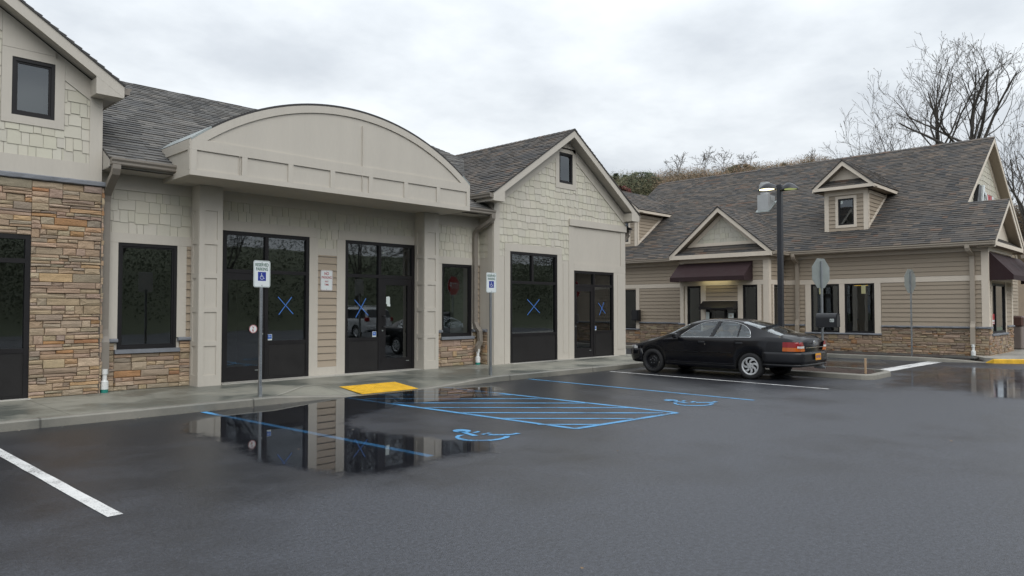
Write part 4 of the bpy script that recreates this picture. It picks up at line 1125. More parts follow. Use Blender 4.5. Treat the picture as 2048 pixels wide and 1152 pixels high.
# trim
mb = MB(); t = .03
def tb(fr, *a): mb.bar(fr, *a)
tb(fR, Y0 - .03, BY0, 2.535, 2.71, .0, t); tb(fR, BY1, 20, 2.535, 2.71, 0, t)
for a, b in ((5.17, 5.37), ): tb(fR, a, b, 1.05, 3.49, 0, t + .004)
for a, b in ((9.612, 9.798), (10.822, 11.03), (8.39, 8.598)): tb(fR, a, b, .765, 2.533, 0, t - .003)
tb(fR, 18.44, 18.618, .75, 2.533, 0, t - .003); tb(fR, 8.598, 9.612, 2.5301, 2.5349, 0, t - .004)
tb(fR, Y0 - .03, BY0, 3.49, 3.68, 0, t + .008); tb(fR, BY1, 20, 3.49, 3.68, 0, t + .008)
tb(fX, BY0 + .0, BY0 + .2, 1.05, 3.45, 0, t + .004); tb(fX, BY1 - .16, BY1, 1.05, 3.45, 0, t + .004)
tb(fXs, 25.77, 25.95, 1.05, 3.45, 0, t + .002); tb(fXs, 25.95, XR - .04, 2.535, 2.71, 0, t); tb(fXs, 26.08, 26.198, .765, 2.533, 0, t - .003); tb(fXs, 25.8, XR - .04, 3.45, 3.68, 0, t + .006)
tb(fX, BY0 + .2, BY1 - .16, 2.535, 2.71, 0, t); tb(fX, BY0 - .02, BY1 + .02, 3.45, 3.68, 0, t + .008)
for a, b in ((12.10, 12.248), (12.832, 13.03), (14.385, 14.598), (15.202, 15.30)): tb(fX, a, b, .765 if a != 13.03 else 1.05, 2.533, 0, t - .003)
tb(fX, 13.03, 14.385, 1.935, 1.96, 0, t - .004)
tb(fE, XR - .03, XR + .16, 1.05, 3.49, 0, t + .003); tb(fE, 27.5, 27.618, .815, 2.55, 0, t - .002); tb(fE, 29.752, 29.88, .815, 2.55, 0, t - .002); tb(fE, 30.75, 30.97, 1.05, 3.49, 0, t)
tb(fE, XR + .16, 30.75, 2.55, 2.72, 0, t); tb(fE, XR - .03, 31, 3.49, 3.68, 0, t + .008)
tb(fE2, 31.0, 31.198, SW, 2.5, 0, t); tb(fE2, 32.102, 32.3, SW, 2.5, 0, t)
# gable of the bay
ZXT, HWX, UCX, SX = 3.78, 2.14, 13.67, .835
fXg = side(25.8)
zx = lambda u: ZXT - .22 + SX * (HWX - abs(u - UCX))
for a in (12.1, 15.25): mb.prism(fXg, [(a, zx(a)), (UCX, zx(UCX)), (UCX, zx(UCX) - .2), (a, zx(a) - .2)], 0, t)
tb(fXg, 12.3, 15.05, 4.08, 4.2, 0, t + .003)
mb.build('trim', M['cream_trim'], RB)
mb = MB(); shakes(mb, fXg, [(12.35, 4.18), (14.99, 4.18), (UCX, zx(UCX) - .15)], .2, 77); mb.build('shingle_siding', M['shake'], RB)
# windows
for a in opR[:2]: window(RB, fR, *a, t=.04, glass='glassdark')
window(RB, fR, *opR[2], t=.04, glass='glassdark')
window(RB, fX, *opX[0], t=.05); window(RB, fX, *opX[1], t=.05); window(RB, fXs, *opS[0], t=.05)
window(RB, fE, *opE[0], t=.05, glass='glassdark', mull=(28.3,))
door(RB, fE2, 31.2, 32.1, SW + .02, 2.4, 'R', (31.32, 31.98, .4, 2.28))
# drive-through service window with its dark hood
mb = MB(); a, b, c, d = opX[2]
mb.bar(fX, a, a + .06, c, d, -.1, .04); mb.bar(fX, b - .06, b, c, d, -.1, .04); mb.bar(fX, a + .06, b - .06, d - .06, d, -.1, .04); mb.bar(fX, a + .06, b - .06, c, c + .06, -.1, .06)
mb.bar(fX, 13.55, 13.6, c + .06, 1.62, -.08, .03); mb.bar(fX, 13.6, 14.2, 1.56, 1.62, -.08, .03)
mb.prism(FR((0, a - .0, 0), (-1, 0, 0), (0, 0, 1), (0, 1, 0)), [(-25.76, 1.93), (-25.42, 1.68), (-25.42, 1.60), (-25.76, 1.62)], .0, b - a + .14)
dt = mb.build('service_window', M['bronze'], RB)
mb = MB(); mb.poly([fX.P(a + .06, c + .06, -.05), fX.P(b - .06, c + .06, -.05), fX.P(b - .06, d - .06, -.05), fX.P(a + .06, d - .06, -.05)]); mb.build('pane', M['glassdark'], dt)
mb = MB(); mb.bar(fX, 13.35, 13.95, 1.66, 1.685, .36, .375); mb.build('hood_lamp', M['lampdim'], dt)
mb = MB(); mb.bar(fX, 13.20, 13.42, 1.22, 1.46, .032, .036); mb.bar(fX, 14.22, 14.36, 1.1, 1.5, .041, .045); mb.bar(fX, 13.27, 13.36, 1.32, 1.40, .036, .038, 1)
mb.build('menu_notice', [M['paper'], M['trim']], dt)

# main roof
mb = MB(); thr = math.atan(PR); ZR_X = 33.75; ZR = EZR + PR * (ZR_X - EX)
xm = 29.12; zm = EZR + PR * (xm - EX); YE, YU, YN = 4.9, 6.13, 21.5
up = (math.cos(thr), 0, math.sin(thr))
roof_poly([(EX, YE, EZR), (EX, YN, EZR), (xm, YN, zm), (xm, YE, zm)], (0, 1, 0), up, 91, mb)
roof_poly([(xm, YU, zm), (xm, YN, zm), (ZR_X, YN, ZR), (ZR_X, YU, ZR)], (0, 1, 0), up, 92, mb)
XB = 2 * ZR_X - EX
roof_poly([(XB, YU, EZR), (XB, YN, EZR), (ZR_X, YN, ZR), (ZR_X, YU, ZR)], (0, 1, 0), (-math.cos(thr), 0, math.sin(thr)), 93, mb, course=.5)
x2 = 2 * xm - EX
roof_poly([(x2, YE, EZR), (x2, 6.5, EZR), (xm, 6.5, zm), (xm, YE, zm)], (0, 1, 0), (-math.cos(thr), 0, math.sin(thr)), 94, mb)
for i in range(76):
    y = YU + i * .2; c = R.choice(ROOFC)[0]
    for s in (-1, 1):
        mb.add([(ZR_X, y, ZR + .03), (ZR_X, y + .21, ZR + .02), (ZR_X + s * .14, y + .21, ZR - .07), (ZR_X + s * .14, y, ZR - .06)], [[0, 1, 2, 3]], 0, c)
roof = mb.build('roof', [M['roof'], M['roofedge']], RB)
mb = MB()
h = .18 / math.cos(thr)
fg = front(YU)  # main gable rake and lower gable rake
for e, p, zt, zp, fr in ((XB, ZR_X, EZR, ZR, fg), (xm + .02, ZR_X, zm, ZR, fg), (EX, xm, EZR, zm, front(YE)), (x2, xm, EZR, zm, front(YE))):
    mb.prism(fr, [(e, zt - .03), (p, zp - .03), (p, zp - h), (e, zt - h)], -.028, -.002)
mb.bar(front(YE), EX, x2, EZR - .16, EZR - .03, -.027, -.003)
mb.bar(side(EX + .004), YE + .03, YN, EZR - .17, EZR - .02, -.025, 0)
mb.build('fascia', M['cream_trim'], roof)
mb = MB()
for e, p, zt, zp, fr, dd in ((xm, ZR_X, zm, ZR, fg, .4), (XB, ZR_X, EZR, ZR, fg, .4), (EX, xm, EZR, zm, front(YE), .5), (x2, xm, EZR, zm, front(YE), .5)):
    mb.prism(fr, [(e, zt - h + .0), (p, zp - h), (p, zp - h + .03), (e, zt - h + .03)], -dd, -.03)
mb.box(EX + .03, XR, YE + .03, YN, EZR - .16, EZR - .145); mb.box(EX + .03, x2, YE + .03, Y0, EZR - .16, EZR - .145)
mb.build('soffit', M['tansoffit'], roof)
mb = MB()
gutter(mb, (EX, YE + .02, 3.64), (EX, 11.6, 3.64), (-1, 0, 0)); mb.build('gutter', M['gutterR'], roof); mb = MB(); gutter(mb, (EX, 15.8, 3.64), (EX, YN, 3.64), (-1, 0, 0)); mb.build('gutter', M['gutterR'], roof); mb = MB(); gutter(mb, (29.0, 4.6, 3.3), (40, 4.6, 3.3), (0, -1, 0))
mb.build('gutter', M['gutterR'], roof)
# little pent roof and gable wall inside the end gables
mb = MB()
roof_poly([(EX + .1, YE + .03, EZR - .03), (x2 - .1, YE + .03, EZR - .03), (x2 - .5, 5.2, EZR + .22), (EX + .5, 5.2, EZR + .22)], (1, 0, 0), (0, .78, .62), 95, mb)
mb.build('pent_roof', [M['roof'], M['roofedge']], RB)
mb = MB(); mb.prism(front(5.22), [(EX + .4, EZR), (x2 - .4, EZR), (xm, zm - .28)], -.1, 0); mb.build('gable_wall', M['cream_trim'], RB)
mb = MB(); fe = front(6.5)
shakes(mb, fe, [(xm + .1, zm - .4), (XB - 2.3, zm - .4), (ZR_X, ZR - .5)], .22, 78); mb.build('shingle_siding', M['shake'], RB)
mb = MB()
for e in (xm, XB): mb.prism(fe, [(e, (zm if e == xm else EZR) - .22), (ZR_X, ZR - .22), (ZR_X, ZR - .5), (e, (zm if e == xm else EZR) - .5)], .0, .03)
mb.build('trim', M['cream_trim'], RB)

# drive-through bay gable
gr = gable_roof(RB, side(25.8), UCX, HWX, ZXT, SX, .35, 3.6, 'gable_roof', .165, mats=('cream_trim', 'tansoffit'), fm='cream_trim', seed=101, ret=0, wall_hw=1.85, backL=1.0, backR=1.0)
# (the slope panels die into the main roof; rebuild the full depth only near the ridge)
mb = MB()
f2 = None
for sg in (-1, 1):
    e = (25.8 - .37, UCX + sg * 2.16, ZXT - .017)
    zp = ZXT + SX * HWX
    xr = EX + (zp - EZR) / PR
    roof_poly([(26.75, e[1], e[2]), (EX + (e[2] - EZR) / PR + .1, e[1], e[2]), (xr + .1, UCX, zp), (26.75, UCX, zp)], (1, 0, 0), (0, -sg * 1 / math.hypot(1, SX), SX / math.hypot(1, SX)), 111 + sg, mb)
mb.build('roof_valley', [M['roof'], M['roofedge']], gr)
mb = MB()
roof_poly([(25.47, UCX - 1.95, 3.74), (25.47, UCX + 1.95, 3.74), (25.81, UCX + 1.48, 4.09), (25.81, UCX - 1.48, 4.09)], (0, 1, 0), (.7, 0, .714), 96, mb)
mb.build('pent_roof', [M['roof'], M['roofedge']], gr)
mb = MB(); mb.bar(side(25.45), UCX - 2.1, UCX + 2.1, 3.585, 3.745, -.027, 0); mb.box(25.48, 25.8, UCX - 2.05, UCX + 2.05, 3.6, 3.615); mb.build('fascia', M['cream_trim'], gr)
mb = MB(); gutter(mb, (25.47, UCX - 2.16, 3.62), (26.75, UCX - 2.16, 3.62), (0, -1, 0)); mb.build('gutter', M['gutterR'], gr)

# dormers
def dormer(yc, label=None):
    X = 27.9; hw = .78; f = side(X); ze = 5.98
    zroof = lambda x: EZR + PR * (x - EX)
    xt = EX + (ze - EZR) / PR
    d = MB()
    zb = zroof(X) - .05
    wo = (yc - .28, yc + .28, 4.74, 5.72)
    for a, b, c, e in rects(yc - hw + .02, yc + hw - .02, zb, ze + .1, [wo]): d.bar(f, a, b, c, e, -.08, -.003)
    for s in (-1, 1):
        fr = FR((0, yc + s * (hw - .02), 0), (1, 0, 0), (0, 0, 1), (0, s, 0))
        d.prism(fr, [(X + .081, zb), (X + .081, ze), (xt + .3, ze)], -.06, 0)
    o = d.build('dormer', M['lap'], RB)
    s_ = MB()
    for a, b, c, e in rects(yc - hw + .15, yc + hw - .15, zb, 5.86, [(yc - .38, yc + .38, 4.64, 5.82)]): laps(s_, f, [(a, c), (b, c), (b, e), (a, e)], .15, v0=4.5)
    for s in (-1, 1):
        fr = FR((0, yc + s * (hw - .02), 0), (1, 0, 0), (0, 0, 1), (0, s, 0))
        laps(s_, fr, [(X + .1, zroof(X + .1)), (X + .1, ze - .12), (EX + (ze - .12 - EZR) / PR, ze - .12)], .15, v0=4.5)
    s_.build('lap_siding', M['lap'], o)
    t_ = MB()
    for s in (-1, 1):
        a, b = sorted((yc + s * (hw - .16), yc + s * hw)); t_.bar(f, a, b, zroof(X) - .03, 5.86, .0, .024)
        fr = FR((0, yc + s * (hw - .02), 0), (1, 0, 0), (0, 0, 1), (0, s, 0))
        t_.bar(fr, X - .02, X + .12, zroof(X), 5.86, 0, .02); t_.bar(fr, X + .12, xt, 5.86, ze, 0, .02)
        t_.prism(fr, [(X + .12, zroof(X + .12)), (xt - .05, ze - .05), (xt - .05, ze + .1), (X + .12, zroof(X + .12) + .15)], 0, .022)
    t_.bar(f, yc - hw, yc + hw, 5.86, ze + .05, 0, .022)
    w0, w1, w2, w3 = wo
    for a, b, c, e in ((w0 - .1, w0, w2 - .1, w3 + .1), (w1, w1 + .1, w2 - .1, w3 + .1), (w0, w1, w2 - .1, w2 - .002), (w0, w1, w3 + .002, w3 + .1)): t_.bar(f, a, b, c, e, 0, .026)
    t_.build('trim', M['cream_trim'], o)
    m_ = MB(); T_ = .05
    m_.bar(f, w0, w0 + T_, w2, w3, -.06, .012); m_.bar(f, w1 - T_, w1, w2, w3, -.06, .012); m_.bar(f, w0 + T_, w1 - T_, w2, w2 + T_, -.06, .01); m_.bar(f, w0 + T_, w1 - T_, w3 - T_, w3, -.06, .01)
    m_.poly([f.P(w0 + T_, w2 + T_, -.5), f.P(w1 - T_, w2 + T_, -.5), f.P(w1 - T_, w3, -.5), f.P(w0 + T_, w3, -.5)])
    m_.build('window', M['bronze'], o)
    g_ = MB(); g_.poly([f.P(w0 + T_, w2 + T_, -.03), f.P(w1 - T_, w2 + T_, -.03), f.P(w1 - T_, w3 - T_, -.03), f.P(w0 + T_, w3 - T_, -.03)]); g_.build('pane', M['glass'], o)
    g_ = MB(); g_.prism(f, [(w1 - .16, 5.55), (w1 - .085, 5.53), (w1 - .085, 5.67), (w1 - .16, 5.68)], -.029, -.028); g_.build('window_label', M['paper'], o)
    r_ = MB(); HW, zt, S = 1.1, 6.17, .865
    zp = zt + S * HW
    for sg in (-1, 1):
        ey = yc + sg * (HW + .02)
        roof_poly([(27.53, ey, zt - .017), (EX + (zt - EZR) / PR + .06, ey, zt - .017), (EX + (zp - EZR) / PR + .06, yc, zp), (27.53, yc, zp)], (1, 0, 0), (0, -sg / math.hypot(1, S), S / math.hypot(1, S)), 120 + sg + int(yc), r_)
    roof_poly([(27.57, yc - 1.0, 6.14), (27.57, yc + 1.0, 6.14), (27.89, yc + .62, 6.45), (27.89, yc - .62, 6.45)], (0, 1, 0), (.72, 0, .69), 140, r_)
    r_.build('roof', [M['roof'], M['roofedge']], o)
    k_ = MB(); ff = side(27.55); hh = .15 * math.hypot(1, S)
    for sg in (-1, 1):
        e = yc + sg * HW
        k_.prism(ff, [(e, zt - .03), (yc, zp - .03), (yc, zp - hh - .02), (e, zt - hh + .02)], -.025, 0)
        a, b = sorted((e, e - sg * .025)); k_.box(27.58, EX + (zt - EZR) / PR, a, b, zt - .15, zt - .03)
    k_.bar(ff, yc - HW + .05, yc + HW - .05, 6.03, 6.145, -.024, -.001)
    k_.prism(side(27.86), [(yc - .75, 6.4), (yc + .75, 6.4), (yc, zp - .18)], -.03, 0)
    k_.build('fascia', M['cream_trim'], o)
    k_ = MB()
    for sg in (-1, 1):
        a, b = sorted((yc + sg * (HW - .03), yc + sg * (hw - .03))); k_.box(27.58, EX + (zt - EZR) / PR, a, b, 6.03, 6.045)
        k_.prism(ff, [(yc + sg * HW, zt - hh + .03), (yc, zp - hh), (yc, zp - hh + .03), (yc + sg * HW, zt - hh + .06)], -.33, -.026)
    k_.box(27.58, X, yc - HW, yc + HW, 6.03, 6.046)
    k_.build('soffit', M['tansoffit'], o)
    return o
dormer(9.77); dormer(19.78)

# awnings
def awning(name_fr, u0, u1, vt, vb, vv, d0, inset=0.0):
    k = MB(); P = name_fr.P
    A, B = P(u0 + inset, vt, .03), P(u1 - inset, vt, .03); C_, D = P(u0, vb, d0), P(u1, vb, d0); E_, F_ = P(u0, vv, d0), P(u1, vv, d0)
    G_, H_ = P(u0 + inset, vv, .03), P(u1 - inset, vv, .03)
    def grid(a, b, c, d, n=10):  # slightly slack cloth
        vs = []
        nrm = (b - a).cross(d - a).normalized()
        for i in range(n + 1):
            for j in range(5):
                p = a.lerp(b, i / n).lerp(d.lerp(c, i / n), j / 4)
                vs.append(p - nrm * .012 * math.sin(PI * j / 4) * (1 if i % 5 else .0))
        k.add(vs, [[i * 5 + j, (i + 1) * 5 + j, (i + 1) * 5 + j + 1, i * 5 + j + 1] for i in range(n) for j in range(4)])
    grid(A, B, D, C_); k.poly([C_, D, F_, E_]); k.poly([A, C_, E_, G_]); k.poly([B, D, F_, H_])
    return k.build('awning', M['awning'], RB)
awning(side(25.8), 12.42, 15.55, 3.43, 2.86, 2.69, .75, .0)
awning(front(5.2), 27.27, 32.5, 3.46, 2.70, 2.54, .68)
# lamp under the bay awning
mb = MB(); mb.box(25.5, 25.62, 13.3, 14.5, 2.79, 2.83); mb.build('soffit_lamp', M['lampglow'], RB)
mb = MB(); mb.box(26.98, 27.165, 18.36, 18.72, 1.1, 1.58); mb.box(26.95, 26.985, 18.42, 18.66, 1.15, 1.53); mb.build('wall_box', M['black'], RB)

spout(RB, [(26.74, 5.66, 3.66), (26.74, 5.66, 3.58), (26.78, 5.64, 3.5), (26.95, 5.62, 3.42), (27.08, 5.61, 3.36), (27.12, 5.61, 3.25), (27.12, 5.61, 1.22), (27.10, 5.61, 1.12), (27.05, 5.61, 1.02), (27.05, 5.61, .45)], 'gutterR', (27.04, 5.6, .07))
spout(RB, [(26.74, 11.3, 3.66), (26.74, 11.3, 3.58), (26.78, 11.3, 3.5), (26.95, 11.3, 3.42), (27.08, 11.3, 3.36), (27.12, 11.3, 3.25), (27.12, 11.3, 1.22), (27.05, 11.3, 1.02), (27.05, 11.3, .45)], 'gutterR', (27.04, 11.3, .07))

# rooftop exhaust fan
F0, F1, G0, G1 = 29.8, 30.45, 13.63, 14.12
fan = MB()
zr = lambda x: EZR + PR * (x - EX)
vs = [(F0, G0, zr(F0) - .02), (F1, G0, zr(F1) - .02), (F1, G1, zr(F1) - .02), (F0, G1, zr(F0) - .02)]
fan.add(vs + [(a, b, 6.53) for a, b, _ in vs], [[0, 1, 5, 4], [1, 2, 6, 5], [2, 3, 7, 6], [3, 0, 4, 7], [4, 5, 6, 7]])
ef = fan.build('exhaust_fan', M['steel'], RB)
k = MB()
for a, b in (((F0 - .06, G0 - .07), (F0 - .01, G1 + .06)), ((F0 - .05, G0 - .07), (F1 + .06, G0 - .01)), ((F0 - .05, G1 + .01), (F1, G1 + .06))):
    k.add([(a[0], a[1], zr(a[0]) + .015), (b[0], a[1], zr(b[0]) + .015), (b[0], b[1], zr(b[0]) + .015), (a[0], b[1], zr(a[0]) + .015), (a[0], a[1], zr(a[0]) + .06), (b[0], a[1], zr(b[0]) + .06), (b[0], b[1], zr(b[0]) + .06), (a[0], b[1], zr(a[0]) + .06)], [[4, 5, 6, 7], [0, 1, 5, 4], [1, 2, 6, 5], [2, 3, 7, 6], [3, 0, 4, 7]])
k.build('flashing', M['alu'], ef)
k = MB(); cx, cy = 30.1, 13.9
k.lathe((cx, cy, 6.53), (0, 0, 1), [(.2, 0), (.2, .12), (.21, .125), (.12, .14), (.12, .2), (.27, .22), (.27, .245), (.25, .25), (.25, .48), (.2, .5), (.2, .57), (.0, .59)], 24)
k.build('fan_housing', M['steel'], ef)
k = MB(); k.tube([(F0 + .2, G0 - .02, 6.5), (F0 + .2, G0 - .05, 6.3), (F0 + .5, G0 - .05, 6.2)], .012, 6); k.build('conduit', M['steel'], ef)
# shop sign on the end gable (only its edge shows)
sg_ = thing('gable_sign', 'small red and white letter sign half hidden on the end gable', 'sign', (33.2, 6.45, 5.5))
fe3 = front(6.46)
zq = lambda x: EZR + PR * (x - EX)
k = MB(); k.prism(fe3, [(31.6, 5.5), (32.2, 5.5), (32.45, 6.34), (32.05, 6.36)], 0, .12); k.build('cup_panel', M['black'], sg_)
k = MB(); k.prism(fe3, [(32.35, 5.5), (32.85, 5.5), (32.9, 6.42), (32.62, 6.40)], .0, .14); k.build('white_panel', M['signw'], sg_)
k = MB(); k.lathe(fe3.P(33.0, 5.82, .02), fe3.N, [(.24, 0), (.24, .12), (.36, .12), (.36, 0)], 24); k.build('ring_letter', M['signw'], sg_)
for u, w_, c_ in ((33.42, .34, 'signr'), (33.84, .3, 'signr'), (34.22, .26, 'signw')):
    k = MB(); k.bar(fe3, u, u + w_, 5.5, 6.13, .02, .12); k.bar(fe3, u + .1, u + w_, 5.5, 5.8, .0, .02); k.build('sign_letter', M[c_], sg_)
# ================================================================== SIGNS, LAMP, MAILBOX, BIN
def rrect(w, h, r, n=5):
    P = []
    for cx, cy, a in ((w / 2 - r, h / 2 - r, 0), (-w / 2 + r, h / 2 - r, PI / 2), (-w / 2 + r, -h / 2 + r, PI), (w / 2 - r, -h / 2 + r, 1.5 * PI)):
        P += [(cx + r * math.cos(a + PI / 2 * i / n), cy + r * math.sin(a + PI / 2 * i / n)) for i in range(n + 1)]
    return P
def ring(mb, fr, A, B, w, m):
    n = len(A)
    for i in range(n): mb.poly([fr.P(*A[i], w), fr.P(*A[(i + 1) % n], w), fr.P(*B[(i + 1) % n], w), fr.P(*B[i], w)], m)
def wheel_icon(mb, fr, cx, cy, s, w, m):
    P = lambda x, y: fr.P(cx + x * s, cy + y * s, w)
    mb.poly([P(-.12 + .11 * math.cos(a), .78 + .11 * math.sin(a)) for a in [2 * PI * i / 14 for i in range(14)]], m)
    def stroke(a, b, t):
        dx, dy = b[0] - a[0], b[1] - a[1]; L = math.hypot(dx, dy); nx, ny = -dy / L * t, dx / L * t
        mb.poly([P(a[0] + nx, a[1] + ny), P(b[0] + nx, b[1] + ny), P(b[0] - nx, b[1] - ny), P(a[0] - nx, a[1] - ny)], m)
    stroke((-.12, .66), (-.08, .05), .06); stroke((-.1, .36), (.28, .36), .045); stroke((-.08, .05), (.33, .05), .055); stroke((.31, .08), (.52, -.42), .055); stroke((.48, -.42), (.68, -.34), .05)
    A = []; B = []
    for i in range(21):
        a = PI * .62 + PI * 1.28 * i / 20
        A.append((-.02 + .52 * math.cos(a), -.16 + .52 * math.sin(a))); B.append((-.02 + .41 * math.cos(a), -.16 + .41 * math.sin(a)))
    for i in range(20): mb.poly([P(*A[i]), P(*A[i + 1]), P(*B[i + 1]), P(*B[i])], m)

def reserved_sign():
    t = thing('parking_sign', 'nearer reserved parking sign with green lettering and blue wheelchair panel on a perforated post', 'sign', (0, 0, 0), 'reserved parking signs on the sidewalk')
    k = MB(); k.box(-.022, .022, -.016, .022, 0, 1.92)
    fr = front(-.017)
    for i in range(70): k.lathe(fr.P(0, .06 + i * .0254 + .0, .0006), (0, -1, 0), [(0, 0), (.006, 0)], 6, 1)
    k.box(-.028, .028, -.024, .028, 0, .17)
    k.build('post', [M['galv'], M['black']], t)
    zc = 2.09
    f = FR((0, -.03, zc), (1, 0, 0), (0, 0, 1), (0, -1, 0))
    k = MB(); k.prism(f, rrect(.305, .457, .035), -.003, 0)
    ring(k, f, rrect(.290, .442, .030), rrect(.281, .433, .027), .0012, 1)
    text(k, f, 'RESERVED', 0, .128, .056, .0012, .240, 1, .025); text(k, f, 'PARKING', 0, .056, .056, .0012, .215, 1, .025)
    k.prism(f, [(-.073, -.118), (.073, -.118), (.073, .034), (-.073, .034)], .0004, .0012, 2)
    wheel_icon(k, f, 0, -.05, .068, .002, 0)
    for y in (.195, -.195): k.lathe(f.P(0, y, .001), f.N, [(0, .004), (.009, .003), (.009, 0)], 8, 3)
    k.build('sign_plate', [M['signw'], M['green'], M['sblue'], M['galv']], t)
    return t
s1 = reserved_sign(); s1.location = (5.925, 11.74, .13)
dup(s1, (11.50, 11.83, .13), math.radians(-3), 'farther reserved parking sign on a plain post before the downspout near the gable', 'reserved parking signs on the sidewalk')

def stop_sign():
    t = thing('stop_sign', 'large stop sign seen from its grey back, mailbox on its post', 'sign', (0, 0, 0), 'stop signs seen from behind')
    k = MB()
    k.prism(FLAT, [(-.03, -.02), (.03, -.02), (.03, .012), (.022, .012), (.022, -.012), (-.022, -.012), (-.022, .012), (-.03, .012)], 0, 2.74)
    k.build('post', M['galv'], t)
    zc = 2.43; r8 = .381 / math.cos(PI / 8)
    f = FR((0, .016, zc), (-1, 0, 0), (0, 0, 1), (0, 1, 0))
    oc = lambda r: [(r * math.cos(PI / 8 + PI / 4 * i), r * math.sin(PI / 8 + PI / 4 * i)) for i in range(8)]
    k = MB(); k.prism(f, oc(r8), 0, .003, 0); k.poly([f.P(*p, .0036) for p in oc(r8 * .995)], 1); k.poly([f.P(*p, .0045) for p in oc(r8 * .945)], 2)
    text(k, f, 'STOP', 0, -.125, .25, .0056, .56, 1, .02)
    for y in (.24, -.24): k.lathe(f.P(0, y, -.002), -f.N, [(0, .03), (.012, .03), (.012, 0)], 8, 0)
    k.build('sign_plate', [M['alu'], M['signw'], M['signr']], t)
    return t
s2 = stop_sign(); s2.location = (18.93, 7.26, .11); s2.rotation_euler = (0, 0, math.radians(-12))
dup(s2, (25.56, 6.99, .08), math.radians(-9), 'narrow looking stop sign back standing alone in front of the tan siding', 'stop signs seen from behind')

t = thing('no_parking_sign', 'small white no parking any time sign with red letters on the tan lap siding', 'sign', (8.81, 14.37, 2.26))
f = FR((8.815, YB - .032, 2.265), (1, 0, 0), (0, 0, 1), (0, -1, 0))
k = MB(); k.prism(f, rrect(.305, .457, .035), -.003, 0); ring(k, f, rrect(.288, .44, .03), rrect(.280, .432, .027), .0012, 1)
text(k, f, 'NO', 0, .118, .068, .0012, .115, 1, .02); text(k, f, 'PARKING', 0, .036, .060, .0012, .25, 1, .018); text(k, f, 'ANY', 0, -.048, .042, .0012, .10, 1, .018); text(k, f, 'TIME', 0, -.118, .042, .0012, .115, 1, .018)
for y in (.2, -.2): k.lathe(f.P(0, y, .001), f.N, [(0, .003), (.007, .003), (.007, 0)], 8, 2)
k.build('sign_plate', [M['signw'], M['redink'], M['galv']], t)

# twin head light pole
t = thing('light_pole', 'black square light pole with two curved lamp heads, one lit, behind the black car', 'street lamp', (18.75, 8.26, .1))
k = MB(); k.bevbox(18.685, 18.815, 8.195, 8.325, .1, 4.93, .012); k.bevbox(18.62, 18.88, 8.13, 8.39, .1, .2, .02)
k.build('pole', M['pole'], t)
def lamp_head(y0, sg, L, z, glow):
    """dome head: spine along y from the pole, widest two thirds out"""
    k = MB(); vs = []; n = 12; m_ = 9
    for i in range(n + 1):
        s = i / n; y = y0 + sg * L * s
        wv = .05 + .15 * math.sin(PI * min(1, s * .93 + .05)) ** .8 if s < .97 else .06
        hv = .03 + .135 * math.sin(PI * min(1, s * .9 + .1)) ** .9
        for j in range(m_):
            a = PI * j / (m_ - 1); vs.append((18.75 + wv * math.cos(a), y, z - .035 * abs(2 * s - 1.1) + hv * math.sin(a)))
    fs = [[i * m_ + j, (i + 1) * m_ + j, (i + 1) * m_ + j + 1, i * m_ + j + 1] for i in range(n) for j in range(m_ - 1)] + [list(range(m_)), [n * m_ + j for j in range(m_ - 1, -1, -1)]]
    k.add(vs, fs); h = k.build('lamp_head', M['pole'], t, smooth=True)
    k = MB(); P = []
    for i in range(17):
        a = 2 * PI * i / 16; P.append((18.75 + .135 * math.cos(a), y0 + sg * (L * .56) + L * .36 * math.sin(a)))
    k.prism(FLAT, P[:-1], z - .018, z - .002); k.build('lens', M[glow], h)
lamp_head(8.30, 1, .56, 4.85, 'lampglow'); lamp_head(8.22, -1, .46, 4.79, 'lampdim')

# mailbox on the sign post
t = thing('mailbox', 'black rural mailbox with rounded top fixed to the stop sign post', 'mailbox', (18.76, 7.05, 1.16))
prof = [(-.125, 0), (.125, 0), (.125, .23)] + [(.125 * math.cos(a), .23 + .125 * math.sin(a)) for a in [PI * i / 10 for i in range(1, 10)]] + [(-.125, .23)]
fm = FR((18.76, 7.05, 1.16), (1, 0, 0), (0, 0, 1), (0, -1, 0))
k = MB(); k.prism(fm, prof, -.26, .25); k.prism(fm, [(x * .9, y * .9 + .01) for x, y in prof], .25, .262); k.build('box', M['black'], t)
k = MB(); k.prism(fm, [(x * 1.03, y * 1.02 - .003) for x, y in prof], .232, .25); k.tube([fm.P(0, .33, .255), fm.P(0, .34, .29), fm.P(0, .30, .29)], .008, 6); k.build('door', M['black'], t)
k = MB(); fl = FR((18.633, 6.9, 1.33), (0, -1, 0), (0, 0, 1), (-1, 0, 0)); k.bar(fl, -.055, -.008, -.035, .045, 0, .002); k.bar(fl, .0, .047, -.035, .045, 0, .002)
text(k, fl, '6', -.031, -.025, .058, .003, .026, 1, .03); text(k, fl, '1', .024, -.025, .058, .003, .012, 1, .03); k.build('number_plate', [M['paper'], M['black']], t)
k = MB(); k.box(18.80, 18.91, 7.20, 7.30, 1.13, 1.16); k.build('bracket', M['galv'], t)

